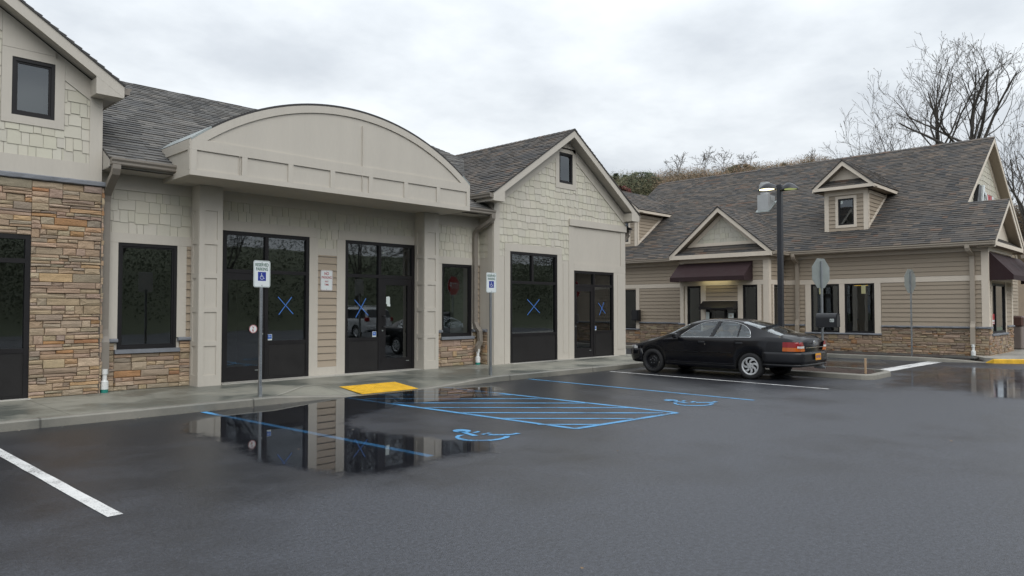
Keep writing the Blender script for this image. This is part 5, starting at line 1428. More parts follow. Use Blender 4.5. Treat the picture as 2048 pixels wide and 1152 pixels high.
k = MB(); k.bevbox(18.135, 18.175, 5.945, 5.985, .08, .455, .004)
tag(k.build('survey_stake', M['wood']), 'short raw wooden stake stuck at the tip of the mulch island', 'stake')
t = thing('trash_bin', 'square taupe trash bin with brown lid beside the restaurant entrance', 'trash bin', (32.6, 5.45, .13))
k = MB(); k.bevbox(32.28, 32.92, 5.13, 5.77, .13, .98, .04); k.build('body', M['bin'], t)
k = MB(); k.bevbox(32.24, 32.96, 5.09, 5.81, .98, 1.36, .05); k.bar(front(5.089), 32.42, 32.78, 1.08, 1.26, 0, .004, 1); k.build('lid', [M['binlid'], M['black']], t)
t = thing('window_poster', 'small red and white poster inside the end window under the maroon awning', 'poster', (27.9, 5.23, 1.2))
k = MB(); fe = front(5.224); k.bar(fe, 27.72, 28.2, 1.12, 1.46, -.004, 0, 0); k.bar(fe, 27.74, 28.18, 1.2, 1.26, 0, .002, 1); k.bar(fe, 27.74, 28.18, 1.14, 1.17, 0, .002, 1); k.build('sheet', [M['signr'], M['signw']], t)
# pendant lamps glowing in the dining room
for (x, y, z, r_, lab) in ((28.6, 9.52, 2.50, .24, 'oval yellow ceiling lamp glowing behind the right dining window, lower one'), (29.3, 9.55, 2.66, .24, 'yellow ceiling lamp glowing behind the right dining window, upper one')):
    t = thing('ceiling_lamp', lab, 'lamp', (x, y, z), 'lamps inside the restaurant')
    k = MB(); k.lathe((x, y, z), (0, 0, 1), [(0, 0), (r_, .0), (r_ * 1.05, .05), (r_ * .9, .1), (0, .1)], 24); k.build('shade', EMIT('amber_lamp', (1, .55, .06), 1.6), t)
    k = MB(); k.tube([(x, y, z + .1), (x, y, 3.4)], .01, 6); k.build('rod', M['black'], t)
for (x, y, z, lab) in ((27.9, 9.20, 2.18, 'pale cylinder pendant lamp hanging in the right dining window'), (27.8, 10.68, 2.18, 'pale cylinder pendant lamp hanging in the left dining window')):
    t = thing('pendant_lamp', lab, 'lamp', (x, y, z), 'lamps inside the restaurant')
    k = MB(); k.lathe((x, y, z), (0, 0, 1), [(0, 0), (.07, 0), (.07, .34), (0, .34)], 20); k.build('shade', EMIT('pale_lamp', (1, .9, .5), .55), t)
    k = MB(); k.tube([(x, y, z + .34), (x, y, 3.4)], .008, 6); k.build('cord', M['black'], t)

# ================================================================== CAR
def interp(tab, y):
    if y <= tab[0][0]: return tab[0][1]
    for (a, p), (b, q) in zip(tab, tab[1:]):
        if y <= b: return p + (q - p) * (y - a) / (b - a)
    return tab[-1][1]
def smooth(tab, y, h=.06):
    return sum(interp(tab, y + d * h) * w for d, w in ((-1, .25), (0, .5), (1, .25)))
M['paint'] = MAT('black_car_paint', (.005, .0052, .0075), .17, .05, 2, 30, spec=.42)
M['bumper'] = MAT('dark_bumper_plastic', (.0085, .009, .0115), .34, .06, 3, 40, spec=.4)
M['rubber'] = MAT('tyre_rubber', (.017, .017, .018), .8, .15, 12, 80, .3, 120)
M['cover'] = MAT('silver_wheel_cover', (.56, .57, .58), .35, .06, 8, 40, metal=.35)
M['chrome'] = MAT('chrome_strip', (.62, .63, .64), .18, .03, metal=1.0)
M['carglass'] = GLASS('car_glass', (.62, .68, .70), .03)
M['cabin'] = MAT('grey_cabin_trim', (.16, .165, .17), .8, .08)
M['tailr'] = MAT('red_tail_lens', (.24, .005, .009), .15, .1, 20, 60)
M['taila'] = MAT('amber_tail_lens', (.46, .10, .008), .15, .1, 20, 60)
M['tailw'] = MAT('clear_lens', (.62, .62, .62), .12, .08, 20, 60)
M['plate'] = MAT('orange_plate', (.72, .32, .02), .4, .05)
M['under'] = MAT('black_underbody', (.008, .008, .009), .9, .1)

def build_car(base, tabs, label, mats, axles, wheel_r, group=None, name='parked_car', bpill=None, wheel_kinds=('steel', 'cover'), track=.765):
    t = thing(name, label, 'car', base)
    bx, by = base[0], base[1]
    T_ = tabs; Y0_, Y1_ = T_['ends']
    ys = set()
    n = 110
    for i in range(n + 1): ys.add(round(Y0_ + (Y1_ - Y0_) * i / n, 4))
    for a in axles:
        for i in range(-10, 11): ys.add(round(a + T_['arch'] * math.sin(i / 10 * PI / 2), 4))
    for v in T_['cuts']: ys.add(v)
    for e in (.02, .05, .09): ys.add(round(Y0_ + e, 4)); ys.add(round(Y1_ - e, 4))
    ys = sorted(ys); ys = [y for i, y in enumerate(ys) if i == 0 or y - ys[i - 1] > .004]
    rows = []
    for y in ys:
        g = lambda k: smooth(T_[k], y)
        zt, zb, zw = g('top'), g('belt'), interp(T_['wtop'], y)
        W = g('width'); rw, rz = g('railw'), g('railz'); zlo = g('bottom')
        low = zlo
        for a in axles:
            d = abs(y - a)
            if d < T_['arch']: low = max(low, wheel_r + math.sqrt(max(0, T_['arch'] ** 2 - d * d)) - .005)
        wb = W * T_['beltk']
        kk = max(.02, min(.94, (zw - zb) / max(.02, rz - zb))) if zw > zb + .01 else .10
        zs = lambda f: low + (zb - .05 - low) * f
        P = [(0, zlo + .03), (W * .62, zlo + .03 if low == zlo else zlo + .03), (W * .965 if low == zlo else W * .985, low), (W * .992, zs(.12)), (W, zs(.38)), (W * 1.0, zs(.60)), (W * .985, zs(.86)), (wb + .012, zb - .03), (wb - .012, zb)]
        a, b = P[-1], (rw, rz)
        bul = .012 * math.sin(PI * kk) if zw > zb + .01 else 0
        P.append((a[0] + (b[0] - a[0]) * kk + bul, a[1] + (b[1] - a[1]) * kk)); P.append(b)
        dz = zt - rz
        P += [(rw * .86, rz + dz * .50), (rw * .62, rz + dz * .80), (rw * .32, rz + dz * .96), (0, zt)]
        rows.append(P)
    K = len(rows[0])
    vs = []
    for y, P in zip(ys, rows):
        vs += [(bx + x, y, z) for x, z in P] + [(bx - x, y, z) for x, z in P]
    body, glass, vidx = [], {'side_window': [], 'windscreen': [], 'rear_window': []}, None
    under = []
    for i in range(len(ys) - 1):
        ym = (ys[i] + ys[i + 1]) / 2
        for sd in (0, 1):
            for j in range(K - 1):
                o = sd * K
                f = [i * 2 * K + o + j, i * 2 * K + o + j + 1, (i + 1) * 2 * K + o + j + 1, (i + 1) * 2 * K + o + j]
                if sd: f = f[::-1]
                if j == 8 and interp(T_['wtop'], ym) > interp(T_['belt'], ym) + .008: glass['side_window'].append(f)
                elif j >= 10 and T_['wind'][0] < ym < T_['wind'][1]: glass['windscreen'].append(f)
                elif j >= 10 and T_['rear'][0] < ym < T_['rear'][1]: glass['rear_window'].append(f)
                elif j < 2: under.append(f)
                else: body.append(f)
    cap = [list(range(K)) + [K + j for j in range(K - 1, -1, -1)]]
    e = (len(ys) - 1) * 2 * K
    cap.append([e + K + j for j in range(K)] + [e + j for j in range(K - 1, -1, -1)])
    k = MB(); k.add(vs, body); k.add([], []);
    k.f += [c for c in cap]; k.m += [0] * 2; k.c += [None] * 2
    bo = k.build('body', M[mats['paint']], t, smooth=True, recalc=True, merge=.0005)
    k = MB(); k.add(vs, under); k.build('underbody', M['under'], t, merge=.0005)
    for nm, fs in glass.items():
        if fs:
            k = MB(); k.add(vs, fs); k.build(nm, M['carglass'], t, smooth=True, merge=.0005)
    idx = {y: i for i, y in enumerate(ys)}
    return t, ys, rows, bo

tabs = dict(ends=(6.60, 11.13), arch=.365, cuts=(8.02, 9.4, 10.07, 7.98, 7.04), beltk=.955,
    top=[(6.60, .93), (6.63, .985), (6.8, 1.03), (7.0, 1.055), (7.12, 1.075), (7.25, 1.115), (7.6, 1.235), (7.98, 1.335), (8.2, 1.37), (8.6, 1.395), (9.0, 1.388), (9.25, 1.36), (9.42, 1.325), (9.75, 1.16), (10.07, .985), (10.2, .955), (10.5, .905), (10.8, .825), (11.0, .745), (11.09, .69), (11.13, .62)],
    belt=[(6.60, .86), (6.8, .945), (7.0, .975), (7.3, .985), (7.7, .965), (8.5, .945), (9.55, .925), (10.0, .895), (10.4, .82), (10.8, .725), (11.0, .66), (11.13, .58)],
    wtop=[(6.5, .4), (7.69, .4), (7.70, .96), (7.715, 1.02), (7.74, 1.09), (7.80, 1.155), (7.88, 1.215), (7.96, 1.25), (8.06, 1.28), (8.20, 1.308), (8.35, 1.325), (8.56, 1.333), (8.78, 1.318), (8.95, 1.288), (9.08, 1.25), (9.2, 1.195), (9.31, 1.13), (9.45, 1.035), (9.58, .935), (9.62, .90), (9.63, .3), (11.2, .3)],
    railz=[(6.60, .895), (6.8, .985), (7.0, 1.01), (7.15, 1.04), (7.4, 1.115), (7.7, 1.215), (8.0, 1.305), (8.2, 1.34), (8.5, 1.362), (8.8, 1.348), (9.05, 1.308), (9.3, 1.215), (9.5, 1.125), (9.8, 1.02), (10.07, .935), (10.4, .84), (10.8, .745), (11.0, .68), (11.13, .59)],
    railw=[(6.60, .52), (6.7, .62), (7.0, .70), (7.4, .67), (7.7, .64), (8.2, .60), (8.6, .59), (9.0, .60), (9.5, .67), (10.07, .76), (10.5, .73), (10.9, .60), (11.13, .46)],
    width=[(6.60, .66), (6.63, .72), (6.68, .765), (6.78, .805), (7.0, .84), (7.5, .865), (8.2, .873), (9.4, .873), (10.2, .86), (10.6, .835), (10.85, .785), (11.0, .72), (11.08, .65), (11.13, .55)],
    bottom=[(6.60, .42), (6.9, .35), (7.3, .28), (8.0, .215), (9.9, .235), (10.4, .24), (10.9, .26), (11.13, .32)],
    wind=(9.42, 10.07), rear=(7.04, 7.98))
CARX = 16.665
car, cys, crow, cbody = build_car((CARX, 8.88, 0), tabs, 'black four door sedan with silver rear wheel cover parked nose to the sidewalk', dict(paint='paint'), (7.71, 10.345), .305)
Wd = lambda y: smooth(tabs['width'], y)
def side_pt(y, z, off=.004, s=-1):
    """point on the car flank"""
    i = min(range(len(cys)), key=lambda q: abs(cys[q] - y)); P = crow[i]
    for j in range(2, 10):
        (a, b), (c, d) = P[j], P[j + 1]
        if b <= z <= d and d > b: return Vector((CARX + s * (a + (c - a) * (z - b) / (d - b) + off), y, z))
    return Vector((CARX + s * (Wd(y) + off), y, z))
# bumpers wrap the corners
def wrap(tab_w, ylist, rear, prof, name, mat, out=.02):
    path = []
    for y in ylist: path.append((-smooth(tab_w, y), y))
    ends = path[-1]; yy = ends[1]
    full = path + [(x, yy + (-1 if rear else 1) * .035 * (1 - (x / ends[0]) ** 2)) for x in [ends[0] * (1 - i / 5) for i in range(1, 10)]] + [(-x, y) for x, y in path[::-1]]
    k = MB(); n = len(full); vs = []
    for i in range(n):
        p, q = Vector((*full[max(0, i - 1)], 0)), Vector((*full[min(n - 1, i + 1)], 0)); d = (q - p).normalized(); nn = Vector((d.y, -d.x, 0))
        c = Vector((*full[i], 0))
        if nn.dot(c - Vector((0, 8.88, 0))) < 0: nn = -nn
        for o_, z in prof:
            v = c + nn * (o_ + out); vs.append((CARX + v.x, v.y, z))
    m_ = len(prof)
    k.add(vs, [[i * m_ + j, (i + 1) * m_ + j, (i + 1) * m_ + j + 1, i * m_ + j + 1] for i in range(n - 1) for j in range(m_ - 1)] + [list(range(m_)), [(n - 1) * m_ + j for j in range(m_ - 1, -1, -1)]])
    return k.build(name, M[mat], car, smooth=True)
wrap(tabs['width'], [7.40, 7.3, 7.1, 6.95, 6.85, 6.78, 6.72, 6.68, 6.65, 6.63, 6.61], True, [(-.05, .655), (-.005, .655), (.022, .64), (.03, .60), (.03, .46), (.022, .40), (-.005, .395), (-.008, .385), (.015, .375), (.0, .33), (-.06, .32)], 'bumper', 'bumper')
wrap(tabs['width'], [10.66, 10.75, 10.85, 10.93, 11.0, 11.04, 11.07, 11.1, 11.12], False, [(-.06, .60), (-.01, .60), (.018, .58), (.022, .52), (.022, .42), (.01, .34), (-.02, .27), (-.06, .25)], 'bumper', 'paint')
# lamps hugging the corners
def lens(ylist, z0, z1, mat, name, off=.004, rear=True, inner=.5, slant=0.0):
    ye = (6.60 - .004 - off) if rear else (11.13 + .006)
    for s in (-1, 1):
        k = MB(); vs = []; nz = 5; cols_ = 0
        for y in ylist:
            for q in range(nz): z = z0 + (z1 - z0) * q / (nz - 1); vs.append(side_pt(y, z, off, s))
            cols_ += 1
        for i in range(5):
            for q in range(nz):
                z = z0 + (z1 - z0) * q / (nz - 1); e = side_pt(ylist[-1], z, off, s).x - CARX
                tgt = s * (inner + slant * (q / (nz - 1)))
                vs.append(Vector((CARX + e + (tgt - e) * i / 4, ye - (.0 if rear else 0), z)))
            cols_ += 1
        k.add(vs, [[i * nz + q, (i + 1) * nz + q, (i + 1) * nz + q + 1, i * nz + q + 1] for i in range(cols_ - 1) for q in range(nz - 1)])
        k.build(name, M[mat], car, smooth=False)
lr = [6.95, 6.9, 6.84, 6.78, 6.72, 6.68, 6.65, 6.63, 6.615]
lens(lr, .762, .880, 'tailr', 'tail_light', .012, True, .55, .05); lens(lr, .675, .760, 'taila', 'turn_signal', .013, True, .50, .04)
lens([6.66, 6.64, 6.625, 6.612], .745, .79, 'tailw', 'reversing_light', .019, True, .55, .0)
lens([10.84, 10.92, 10.98, 11.03, 11.07, 11.10, 11.12], .59, .665, 'tailw', 'headlight', .010, False, .36)
# rear face: plate, badge, garnish
fq = FR((CARX, 6.56, 0), (1, 0, 0), (0, 0, 1), (0, -1, 0))
k = MB(); k.prism(FR((CARX, 6.487, .545), (1, 0, 0), (0, 0, 1), (0, -1, 0)), rrect(.305, .152, .015), 0, .004)
fp = FR((CARX, 6.487, .545), (1, 0, 0), (0, 0, 1), (0, -1, 0))
for i, (u, w_) in enumerate(((-.11, .02), (-.08, .022), (-.05, .02), (.0, .022), (.035, .02), (.07, .022), (.105, .02))): k.bar(fp, u - w_ / 2, u + w_ / 2, -.03, .03, .004, .0045, 1)
k.build('license_plate', [M['plate'], M['sblue']], car)
k = MB(); k.lathe((CARX, 6.572, .86), (0, -1, 0), [(.03, .0), (.032, .012), (.042, .012), (.044, 0)], 20); k.box(CARX - .055, CARX + .055, 6.555, 6.575, .852, .868)
k.build('badge', M['chrome'], car)
k = MB(); k.box(CARX - .5, CARX + .5, 6.556, 6.58, .748, .756); k.build('boot_strip', M['chrome'], car)
k = MB()
for s in (-1, 1):
    k.tube([side_pt(y, .585, .004, s) for y in [9.90 - .1 * i for i in range(9)]] + [side_pt(9.03, .585, .004, s)], .014, 6, sx=.5)
    k.tube([side_pt(y, .595, .004, s) for y in [8.97 - .08 * i for i in range(11)]], .014, 6, sx=.5)
    k.tube([side_pt(y, .33, .0, s) for y in [9.9 - .2 * i for i in range(10)]], .01, 6)
k.build('side_moulding', M['bumper'], car)
k = MB()
for s in (-1, 1):
    for y in (8.95, 7.97):
        c = side_pt(y, .83, .0, s); k.bevbox(c.x - .012, c.x + .012, y - .085, y + .085, .80, .845, .008)
k.build('door_handle', M['black'], car)
k = MB()
for s in (-1,):
    c = side_pt(8.85, .775, .003, s); k.lathe(c, (s, 0, 0), [(0, .004), (.013, .004), (.014, 0)], 12)
k.build('door_lock', M['chrome'], car)
M['seam'] = MAT('panel_gap', (.002, .002, .002), .9)
k = MB()
for s in (-1, 1):
    for ypts in ([(8.72, .945), (8.72, .7), (8.74, .45), (8.76, .26)], [(9.66, .91), (9.72, .7), (9.70, .45), (9.66, .28)], [(7.78, .95), (7.86, .84), (8.02, .70), (8.08, .45), (8.1, .26)]):
        k.tube([side_pt(y, z, -.001, s) for y, z in ypts], .004, 5)
k.build('door_seam', M['seam'], car)
# chrome line round the side glass, dark B pillar and quarter divider
wy = [y for y in cys if interp(tabs['wtop'], y) > smooth(tabs['belt'], y) + .004]
for s in (-1, 1):
    k = MB(); up_, lo_ = [], []
    for y in wy:
        P = crow[cys.index(y)]
        up_.append(Vector((CARX + s * (P[9][0] + .003), y, P[9][1]))); lo_.append(Vector((CARX + s * (P[8][0] + .006), y, P[8][1])))
    k.tube(up_ , .007, 6); k.tube(lo_, .0095, 6); k.tube([lo_[0], up_[0]], .007, 6)
    k.build('window_trim', M['chrome'], car, smooth=True)
    k = MB()
    def on_glass(y, f, off=.004):
        P = crow[min(range(len(cys)), key=lambda q: abs(cys[q] - y))]
        return Vector((CARX + s * (P[8][0] + (P[9][0] - P[8][0]) * f + off + .006 * math.sin(PI * f)), y, P[8][1] + (P[9][1] - P[8][1]) * f))
    for (yb0, yt0, yb1, yt1) in ((8.755, 8.605, 8.655, 8.505), (8.05, 8.03, 8.01, 7.99)):
        vs = []
        for i in range(7):
            f = i / 6; vs += [on_glass(yb0 + (yt0 - yb0) * f, f), on_glass(yb1 + (yt1 - yb1) * f, f)]
        k.add(vs, [[2 * i, 2 * i + 1, 2 * i + 3, 2 * i + 2] for i in range(6)])
    k.build('pillar', M['bumper'], car)
    k = MB(); c = Vector((CARX + s * .90, 9.60, .965))
    k.bevbox(min(c.x, c.x + s * .16), max(c.x, c.x + s * .16), 9.56, 9.66, .90, 1.03, .03); k.box(min(c.x - s * .06, c.x + s * .01), max(c.x - s * .06, c.x + s * .01), 9.58, 9.64, .92, .95)
    k.build('mirror', M['paint'], car, smooth=False)
# cabin
k = MB()
for sx_ in (-.38, .38):
    k.bevbox(CARX + sx_ - .25, CARX + sx_ + .25, 8.7, 9.25, .42, .62, .06)
    k.bevbox(CARX + sx_ - .24, CARX + sx_ + .24, 8.5, 8.68, .5, 1.08, .06); k.bevbox(CARX + sx_ - .12, CARX + sx_ + .12, 8.50, 8.60, 1.10, 1.25, .04)
k.bevbox(CARX - .62, CARX + .62, 7.6, 7.85, .5, 1.02, .06); k.bevbox(CARX - .62, CARX + .62, 7.85, 8.3, .42, .6, .06)
k.build('seat', M['cabin'], car)
k = MB(); k.bevbox(CARX - .72, CARX + .72, 9.5, 9.95, .6, .9, .06); k.box(CARX - .75, CARX + .75, 7.3, 9.9, .3, .33); k.box(CARX - .7, CARX + .7, 7.1, 7.62, .88, .93); k.build('dashboard', M['under'], car)
k = MB(); ce = Vector((CARX - .38, 9.34, .90)); ax = Vector((0, -.9, .43)).normalized(); ux = Vector((1, 0, 0)); uy = ax.cross(ux)
k.tube([ce + (ux * math.cos(a) + uy * math.sin(a)) * .18 for a in [2 * PI * i / 20 for i in range(21)]], .014, 6, cap=False); k.tube([ce - ux * .17, ce + ux * .17], .016, 6)
k.build('steering_wheel', M['black'], car)
# wheels
def wheel(y, s, kind):
    o = Vector((CARX + s * .86, y, .305)); A = (s, 0, 0)
    w = thing_part('wheel', car)
    k = MB(); k.lathe(o, A, [(.195, -.19), (.25, -.195), (.285, -.185), (.303, -.16), (.305, -.1), (.303, -.035), (.290, -.012), (.262, -.003), (.235, -.002), (.212, -.008), (.205, -.02), (.19, -.05)], 40)
    w = k.build('wheel', M['rubber'], car, smooth=True)
    k = MB()
    if kind == 'cover':
        k.lathe(o, A, [(.0, -.045), (.15, -.05), (.19, -.03)], 36, 1)
        k.lathe(o, A, [(.168, -.022), (.172, -.010), (.186, .0), (.204, -.002), (.207, -.015)], 40, 0)
        k.lathe(o, A, [(0, -.008), (.05, -.008), (.075, -.014), (.08, -.03)], 30, 0)
        X = Vector((0, 0, 1)); Y = Vector(A).cross(X)
        for i in range(7):
            a0 = 2 * PI * i / 7; L = [];
            for q in range(6):
                f = q / 5; r_ = .07 + .112 * f; a = a0 + s * .55 * f * f; hw = .022 + .016 * f ** 1.5 + (.02 if f > .9 else 0)
                for sg in (-1, 1):
                    d = X * math.cos(a + sg * hw / r_) + Y * math.sin(a + sg * hw / r_); L.append(o + d * r_ + Vector(A) * (-.012 + .006 * math.sin(PI * f) + (.0 if sg < 0 else -.004)))
            k.add(L, [[2 * q, 2 * q + 1, 2 * q + 3, 2 * q + 2] for q in range(5)], 0)
        for i in range(5):
            a = 2 * PI * i / 5 + .3; d = X * math.cos(a) + Y * math.sin(a); k.lathe(o + d * .052 + Vector(A) * -.0075, A, [(0, .001), (.009, .001)], 10, 1)
        k.build('wheel_cover', [M['cover'], M['under']], w)
    else:
        k.lathe(o, A, [(.0, -.03), (.045, -.03), (.06, -.04), (.10, -.035), (.13, -.05), (.165, -.055), (.18, -.02), (.2, -.012)], 36, 0)
        X = Vector((0, 0, 1)); Y = Vector(A).cross(X)
        for i in range(10):
            a = 2 * PI * i / 10; d = X * math.cos(a) + Y * math.sin(a); k.lathe(o + d * .128 + Vector(A) * -.047, A, [(0, .004), (.014, .004), (.014, 0)], 10, 1)
        for i in range(5):
            a = 2 * PI * i / 5; d = X * math.cos(a) + Y * math.sin(a); k.lathe(o + d * .062 + Vector(A) * -.038, A, [(0, .012), (.01, .012), (.01, 0)], 8, 2)
        k.build('rim', [M['bumper'], M['seam'], M['galv']], w)
def thing_part(*a): return None
for y, s, kd in ((7.71, -1, 'cover'), (10.345, -1, 'steel'), (7.71, 1, 'cover'), (10.345, 1, 'cover')): wheel(y, s, kd)
k = MB(); k.tube([(CARX + .45, 6.75, .28), (CARX + .45, 6.5, .27)], .03, 10); k.build('exhaust_pipe', M['galv'], car)
M['wpaint'] = MAT('white_car_paint', (.62, .63, .64), .25, .03, 2, 30, coat=.3)
M['darkglass'] = MAT('dark_tinted_glass', (.008, .01, .011), .05, .05, spec=.6)
tabs2 = dict(ends=(-2.32, 2.35), arch=.40, cuts=(1.25, .62, -2.05, -2.29), beltk=.955,
    top=[(-2.32, 1.05), (-2.28, 1.12), (-2.2, 1.35), (-2.02, 1.66), (-1.7, 1.73), (-.5, 1.76), (.2, 1.74), (.62, 1.66), (1.25, 1.16), (1.5, 1.11), (2.0, 1.02), (2.25, .92), (2.35, .75)],
    belt=[(-2.32, 1.02), (-2.2, 1.06), (0, 1.05), (1.25, 1.03), (2.0, .94), (2.35, .70)],
    wtop=[(-2.4, .4), (-2.13, .4), (-2.12, 1.03), (-2.1, 1.1), (-1.98, 1.5), (-1.7, 1.58), (0, 1.60), (.4, 1.57), (.7, 1.45), (1.15, 1.06), (1.2, 1.0), (1.21, .3), (2.5, .3)],
    railz=[(-2.32, 1.04), (-2.2, 1.3), (-2.02, 1.60), (-1.7, 1.66), (0, 1.69), (.62, 1.58), (1.25, 1.09), (2.0, .97), (2.35, .72)],
    railw=[(-2.32, .74), (-2.0, .70), (0, .70), (.62, .70), (1.25, .80), (2.0, .75), (2.35, .55)],
    width=[(-2.32, .80), (-2.25, .86), (-2.0, .90), (0, .92), (1.6, .91), (2.1, .84), (2.3, .72), (2.35, .62)],
    bottom=[(-2.32, .42), (-1.9, .35), (0, .30), (2.0, .32), (2.35, .40)], wind=(.62, 1.25), rear=(-2.29, -2.05))
suv, sys_, srow, _b = build_car((0, 0, 0), tabs2, 'white sport utility car parked across the lot, mirrored in the glass shop door', dict(paint='wpaint'), (-1.30, 1.36), .35, name='parked_suv')
for o in list(suv.children):
    if 'wind' in o.name: o.data.materials[0] = M['darkglass']
for y in (-1.30, 1.36):
    for s in (-1, 1):
        k = MB(); k.lathe((s * .90, y, .35), (s, 0, 0), [(.21, -.2), (.33, -.2), (.35, -.15), (.35, -.04), (.33, -.01), (.23, -.01), (.22, -.03)], 28); q = k.build('wheel', M['rubber'], suv, smooth=True)
        k = MB(); k.lathe((s * .90, y, .35), (s, 0, 0), [(0, -.02), (.06, -.02), (.1, -.05), (.19, -.045), (.225, -.012)], 24); k.build('rim', M['cover'], q)
for s in (-1, 1):
    k = MB(); k.bevbox(min(s * .70, s * .87), max(s * .70, s * .87), -2.35, -2.05, .92, 1.16, .02); k.build('tail_light', M['tailr'], suv)
    k = MB(); k.tube([(s * .62, -1.8, 1.73), (s * .62, -1.7, 1.79), (s * .62, .1, 1.80), (s * .62, .2, 1.74)], .018, 6); k.build('roof_rail', M['cover'], suv)
k = MB(); k.bevbox(-.88, .88, -2.42, -2.2, .45, .72, .05); k.build('bumper', M['wpaint'], suv)
k = MB(); k.box(-.2, .2, -2.36, -2.3, .82, .95); k.build('license_plate', M['plate'], suv)
suv.location = (23.9, -6.9, 0); suv.rotation_euler = (0, 0, PI)

# bits of grit, bark and leaf blown along the kerb and over the lot
k = MB(); rr = random.Random(17)
for _ in range(300):
    if rr.random() < .8: x, y = rr.uniform(0, 17.3), 11.48 - abs(rr.gauss(0, .25))
    elif rr.random() < .5: x, y = rr.uniform(17, 25), rr.uniform(2.5, 9)
    else: x, y = rr.uniform(0, 20), rr.uniform(1.5, 11)
    e = rr.uniform(.004, .013); a = rr.uniform(0, 2 * PI); c = rr.choice([(.22, .19, .15), (.12, .08, .05), (.18, .12, .07), (.28, .26, .23)])
    P = [Vector((x + e * math.cos(a + t) * (1.6 if i % 2 else .8), y + e * math.sin(a + t) * (1.6 if i % 2 else .8), .011 + rr.uniform(0, .008))) for i, t in enumerate((0, 1.3, 3.1, 4.4))]
    k.add(P, [[0, 1, 2, 3]], 0, c)
M['grit'] = MAT('leaf_grit', (1, 1, 1), .8, .1, attr=True)
tag(stuff(k.build('leaf_litter', M['grit'])), 'scattered bits of leaf and grit on the wet asphalt', 'litter')

# ================================================================== TREES AND HILL
VIEW_A, VIEW_F = math.atan2(1406, 1450), 1450.0
def at(px_, Z, z=0.0):
    """ground point at image column px_ (2048 wide) and depth Z metres"""
    r = (px_ - 1024) / VIEW_F * Z
    return Vector((Z * math.cos(VIEW_A) + r * math.sin(VIEW_A), Z * math.sin(VIEW_A) - r * math.cos(VIEW_A), z))
M['bark'] = MAT('grey_bark', (.070, .062, .056), .9, .2, 3, 30, .5, 30, bdist=.02)
M['barkthin'] = MAT('pale_bark', (.095, .082, .07), .9, .2, 3, 30)
M['bud'] = MAT('spring_buds', (.17, .13, .085), .9, .2)
M['needle'] = MAT('conifer_needles', (1, 1, 1), .8, .2, 2, 20, attr=True)
M['brush'] = MAT('bare_brush', (1, 1, 1), .9, .2, 1, 10, attr=True)
M['earth'] = MAT('leaf_litter_hillside', (.13, .095, .06), .95, .25, .4, 5)
M['grass'] = MAT('rough_grass', (.095, .108, .062), .95, .25, .6, 8)

def bare_tree(name, base, height, r0, seed, label, group, lean=(0, 0), fork=.42, limbs=6, levels=4, rmin=.013, mat='bark', spread=.55, buds=True, loc=None, cat='tree', trop=.07, ang=(.3, .75), kk=(6, 6, 5)):
    rr = random.Random(seed)
    tr = thing(name, label, cat, base, group)
    tk, cr, bd = MB(), MB(), MB()
    B = Vector(base)
    def grow(p, d, L, r, lev):
        n = 6 if lev < 2 else (5 if lev < 4 else 3)
        pts = [p]; q = p.copy(); dd = d.copy()
        wob = .10 + .05 * lev
        for i in range(n):
            dd = (dd + Vector((rr.gauss(0, wob), rr.gauss(0, wob), rr.gauss(0, wob * .6) + trop))).normalized()
            q = q + dd * (L / n); pts.append(q.copy())
        rs = [max(rmin, r * (1 - .62 * i / n)) for i in range(n + 1)]
        cr.tube(pts, rs, 7 if lev == 1 else (5 if lev == 2 else 3), cap=False)
        if lev >= levels:
            if buds:
                for _ in range(2):
                    c = pts[-1].lerp(pts[-2], rr.random()); s = rr.uniform(.03, .07)
                    bd.poly([c + Vector((rr.uniform(-s, s), rr.uniform(-s, s), rr.uniform(-s, s))) for _ in range(3)])
            return
        k = kk[min(lev - 1, 2)]
        for i in range(k):
            f = .28 + .72 * (i + rr.random() * .8) / k; f = min(f, .99)
            j = min(n - 1, int(f * n)); c = pts[j].lerp(pts[j + 1], f * n - j)
            t = (pts[j + 1] - pts[j]).normalized()
            a = rr.uniform(0, 2 * PI); perp = t.orthogonal().normalized(); perp = (Matrix.Rotation(a, 3, t) @ perp)
            an = rr.uniform(*ang)
            nd = (t * math.cos(an) + perp * math.sin(an) + Vector((0, 0, .12))).normalized()
            grow(c, nd, L * rr.uniform(.42, .66) * (1.15 - .45 * f), rs[j] * rr.uniform(.36, .54), lev + 1)
    top = B + Vector((lean[0], lean[1], 1)) * height * fork
    mid = B.lerp(top, .5) + Vector((rr.uniform(-.2, .2), rr.uniform(-.2, .2), 0))
    tk.tube([B - Vector((0, 0, .5)), B.lerp(mid, .5), mid, top], [r0 * 1.25, r0, r0 * .9, r0 * .72], 12)
    tk.build('trunk', M[mat], tr, smooth=True)
    for i in range(limbs):
        a = 2 * PI * (i + rr.uniform(-.3, .3)) / limbs; an = rr.uniform(.12, spread) if i else .05
        d = Vector((math.cos(a) * math.sin(an) + lean[0] * .6, math.sin(a) * math.sin(an) + lean[1] * .6, math.cos(an))).normalized()
        f = rr.uniform(.72, 1.0) if i else 1.0
        grow(mid.lerp(top, f), d, height * (1 - fork) * rr.uniform(.72, .95) * (1.0 if i else 1.05), r0 * rr.uniform(.26, .44), 1)
    cr.build('crown', M[mat], tr, smooth=True)
    if buds: stuff(bd.build('buds', M['bud'], tr))
    return tr
gB = 'tall bare trees behind the restaurant roof'
bare_tree('bare_tree', at(1800, 56), 16.2, .18, 3, 'leafless tree at the left of the group above the restaurant roof', gB, fork=.40, limbs=7, spread=.6, rmin=.0085, kk=(6, 5, 4))
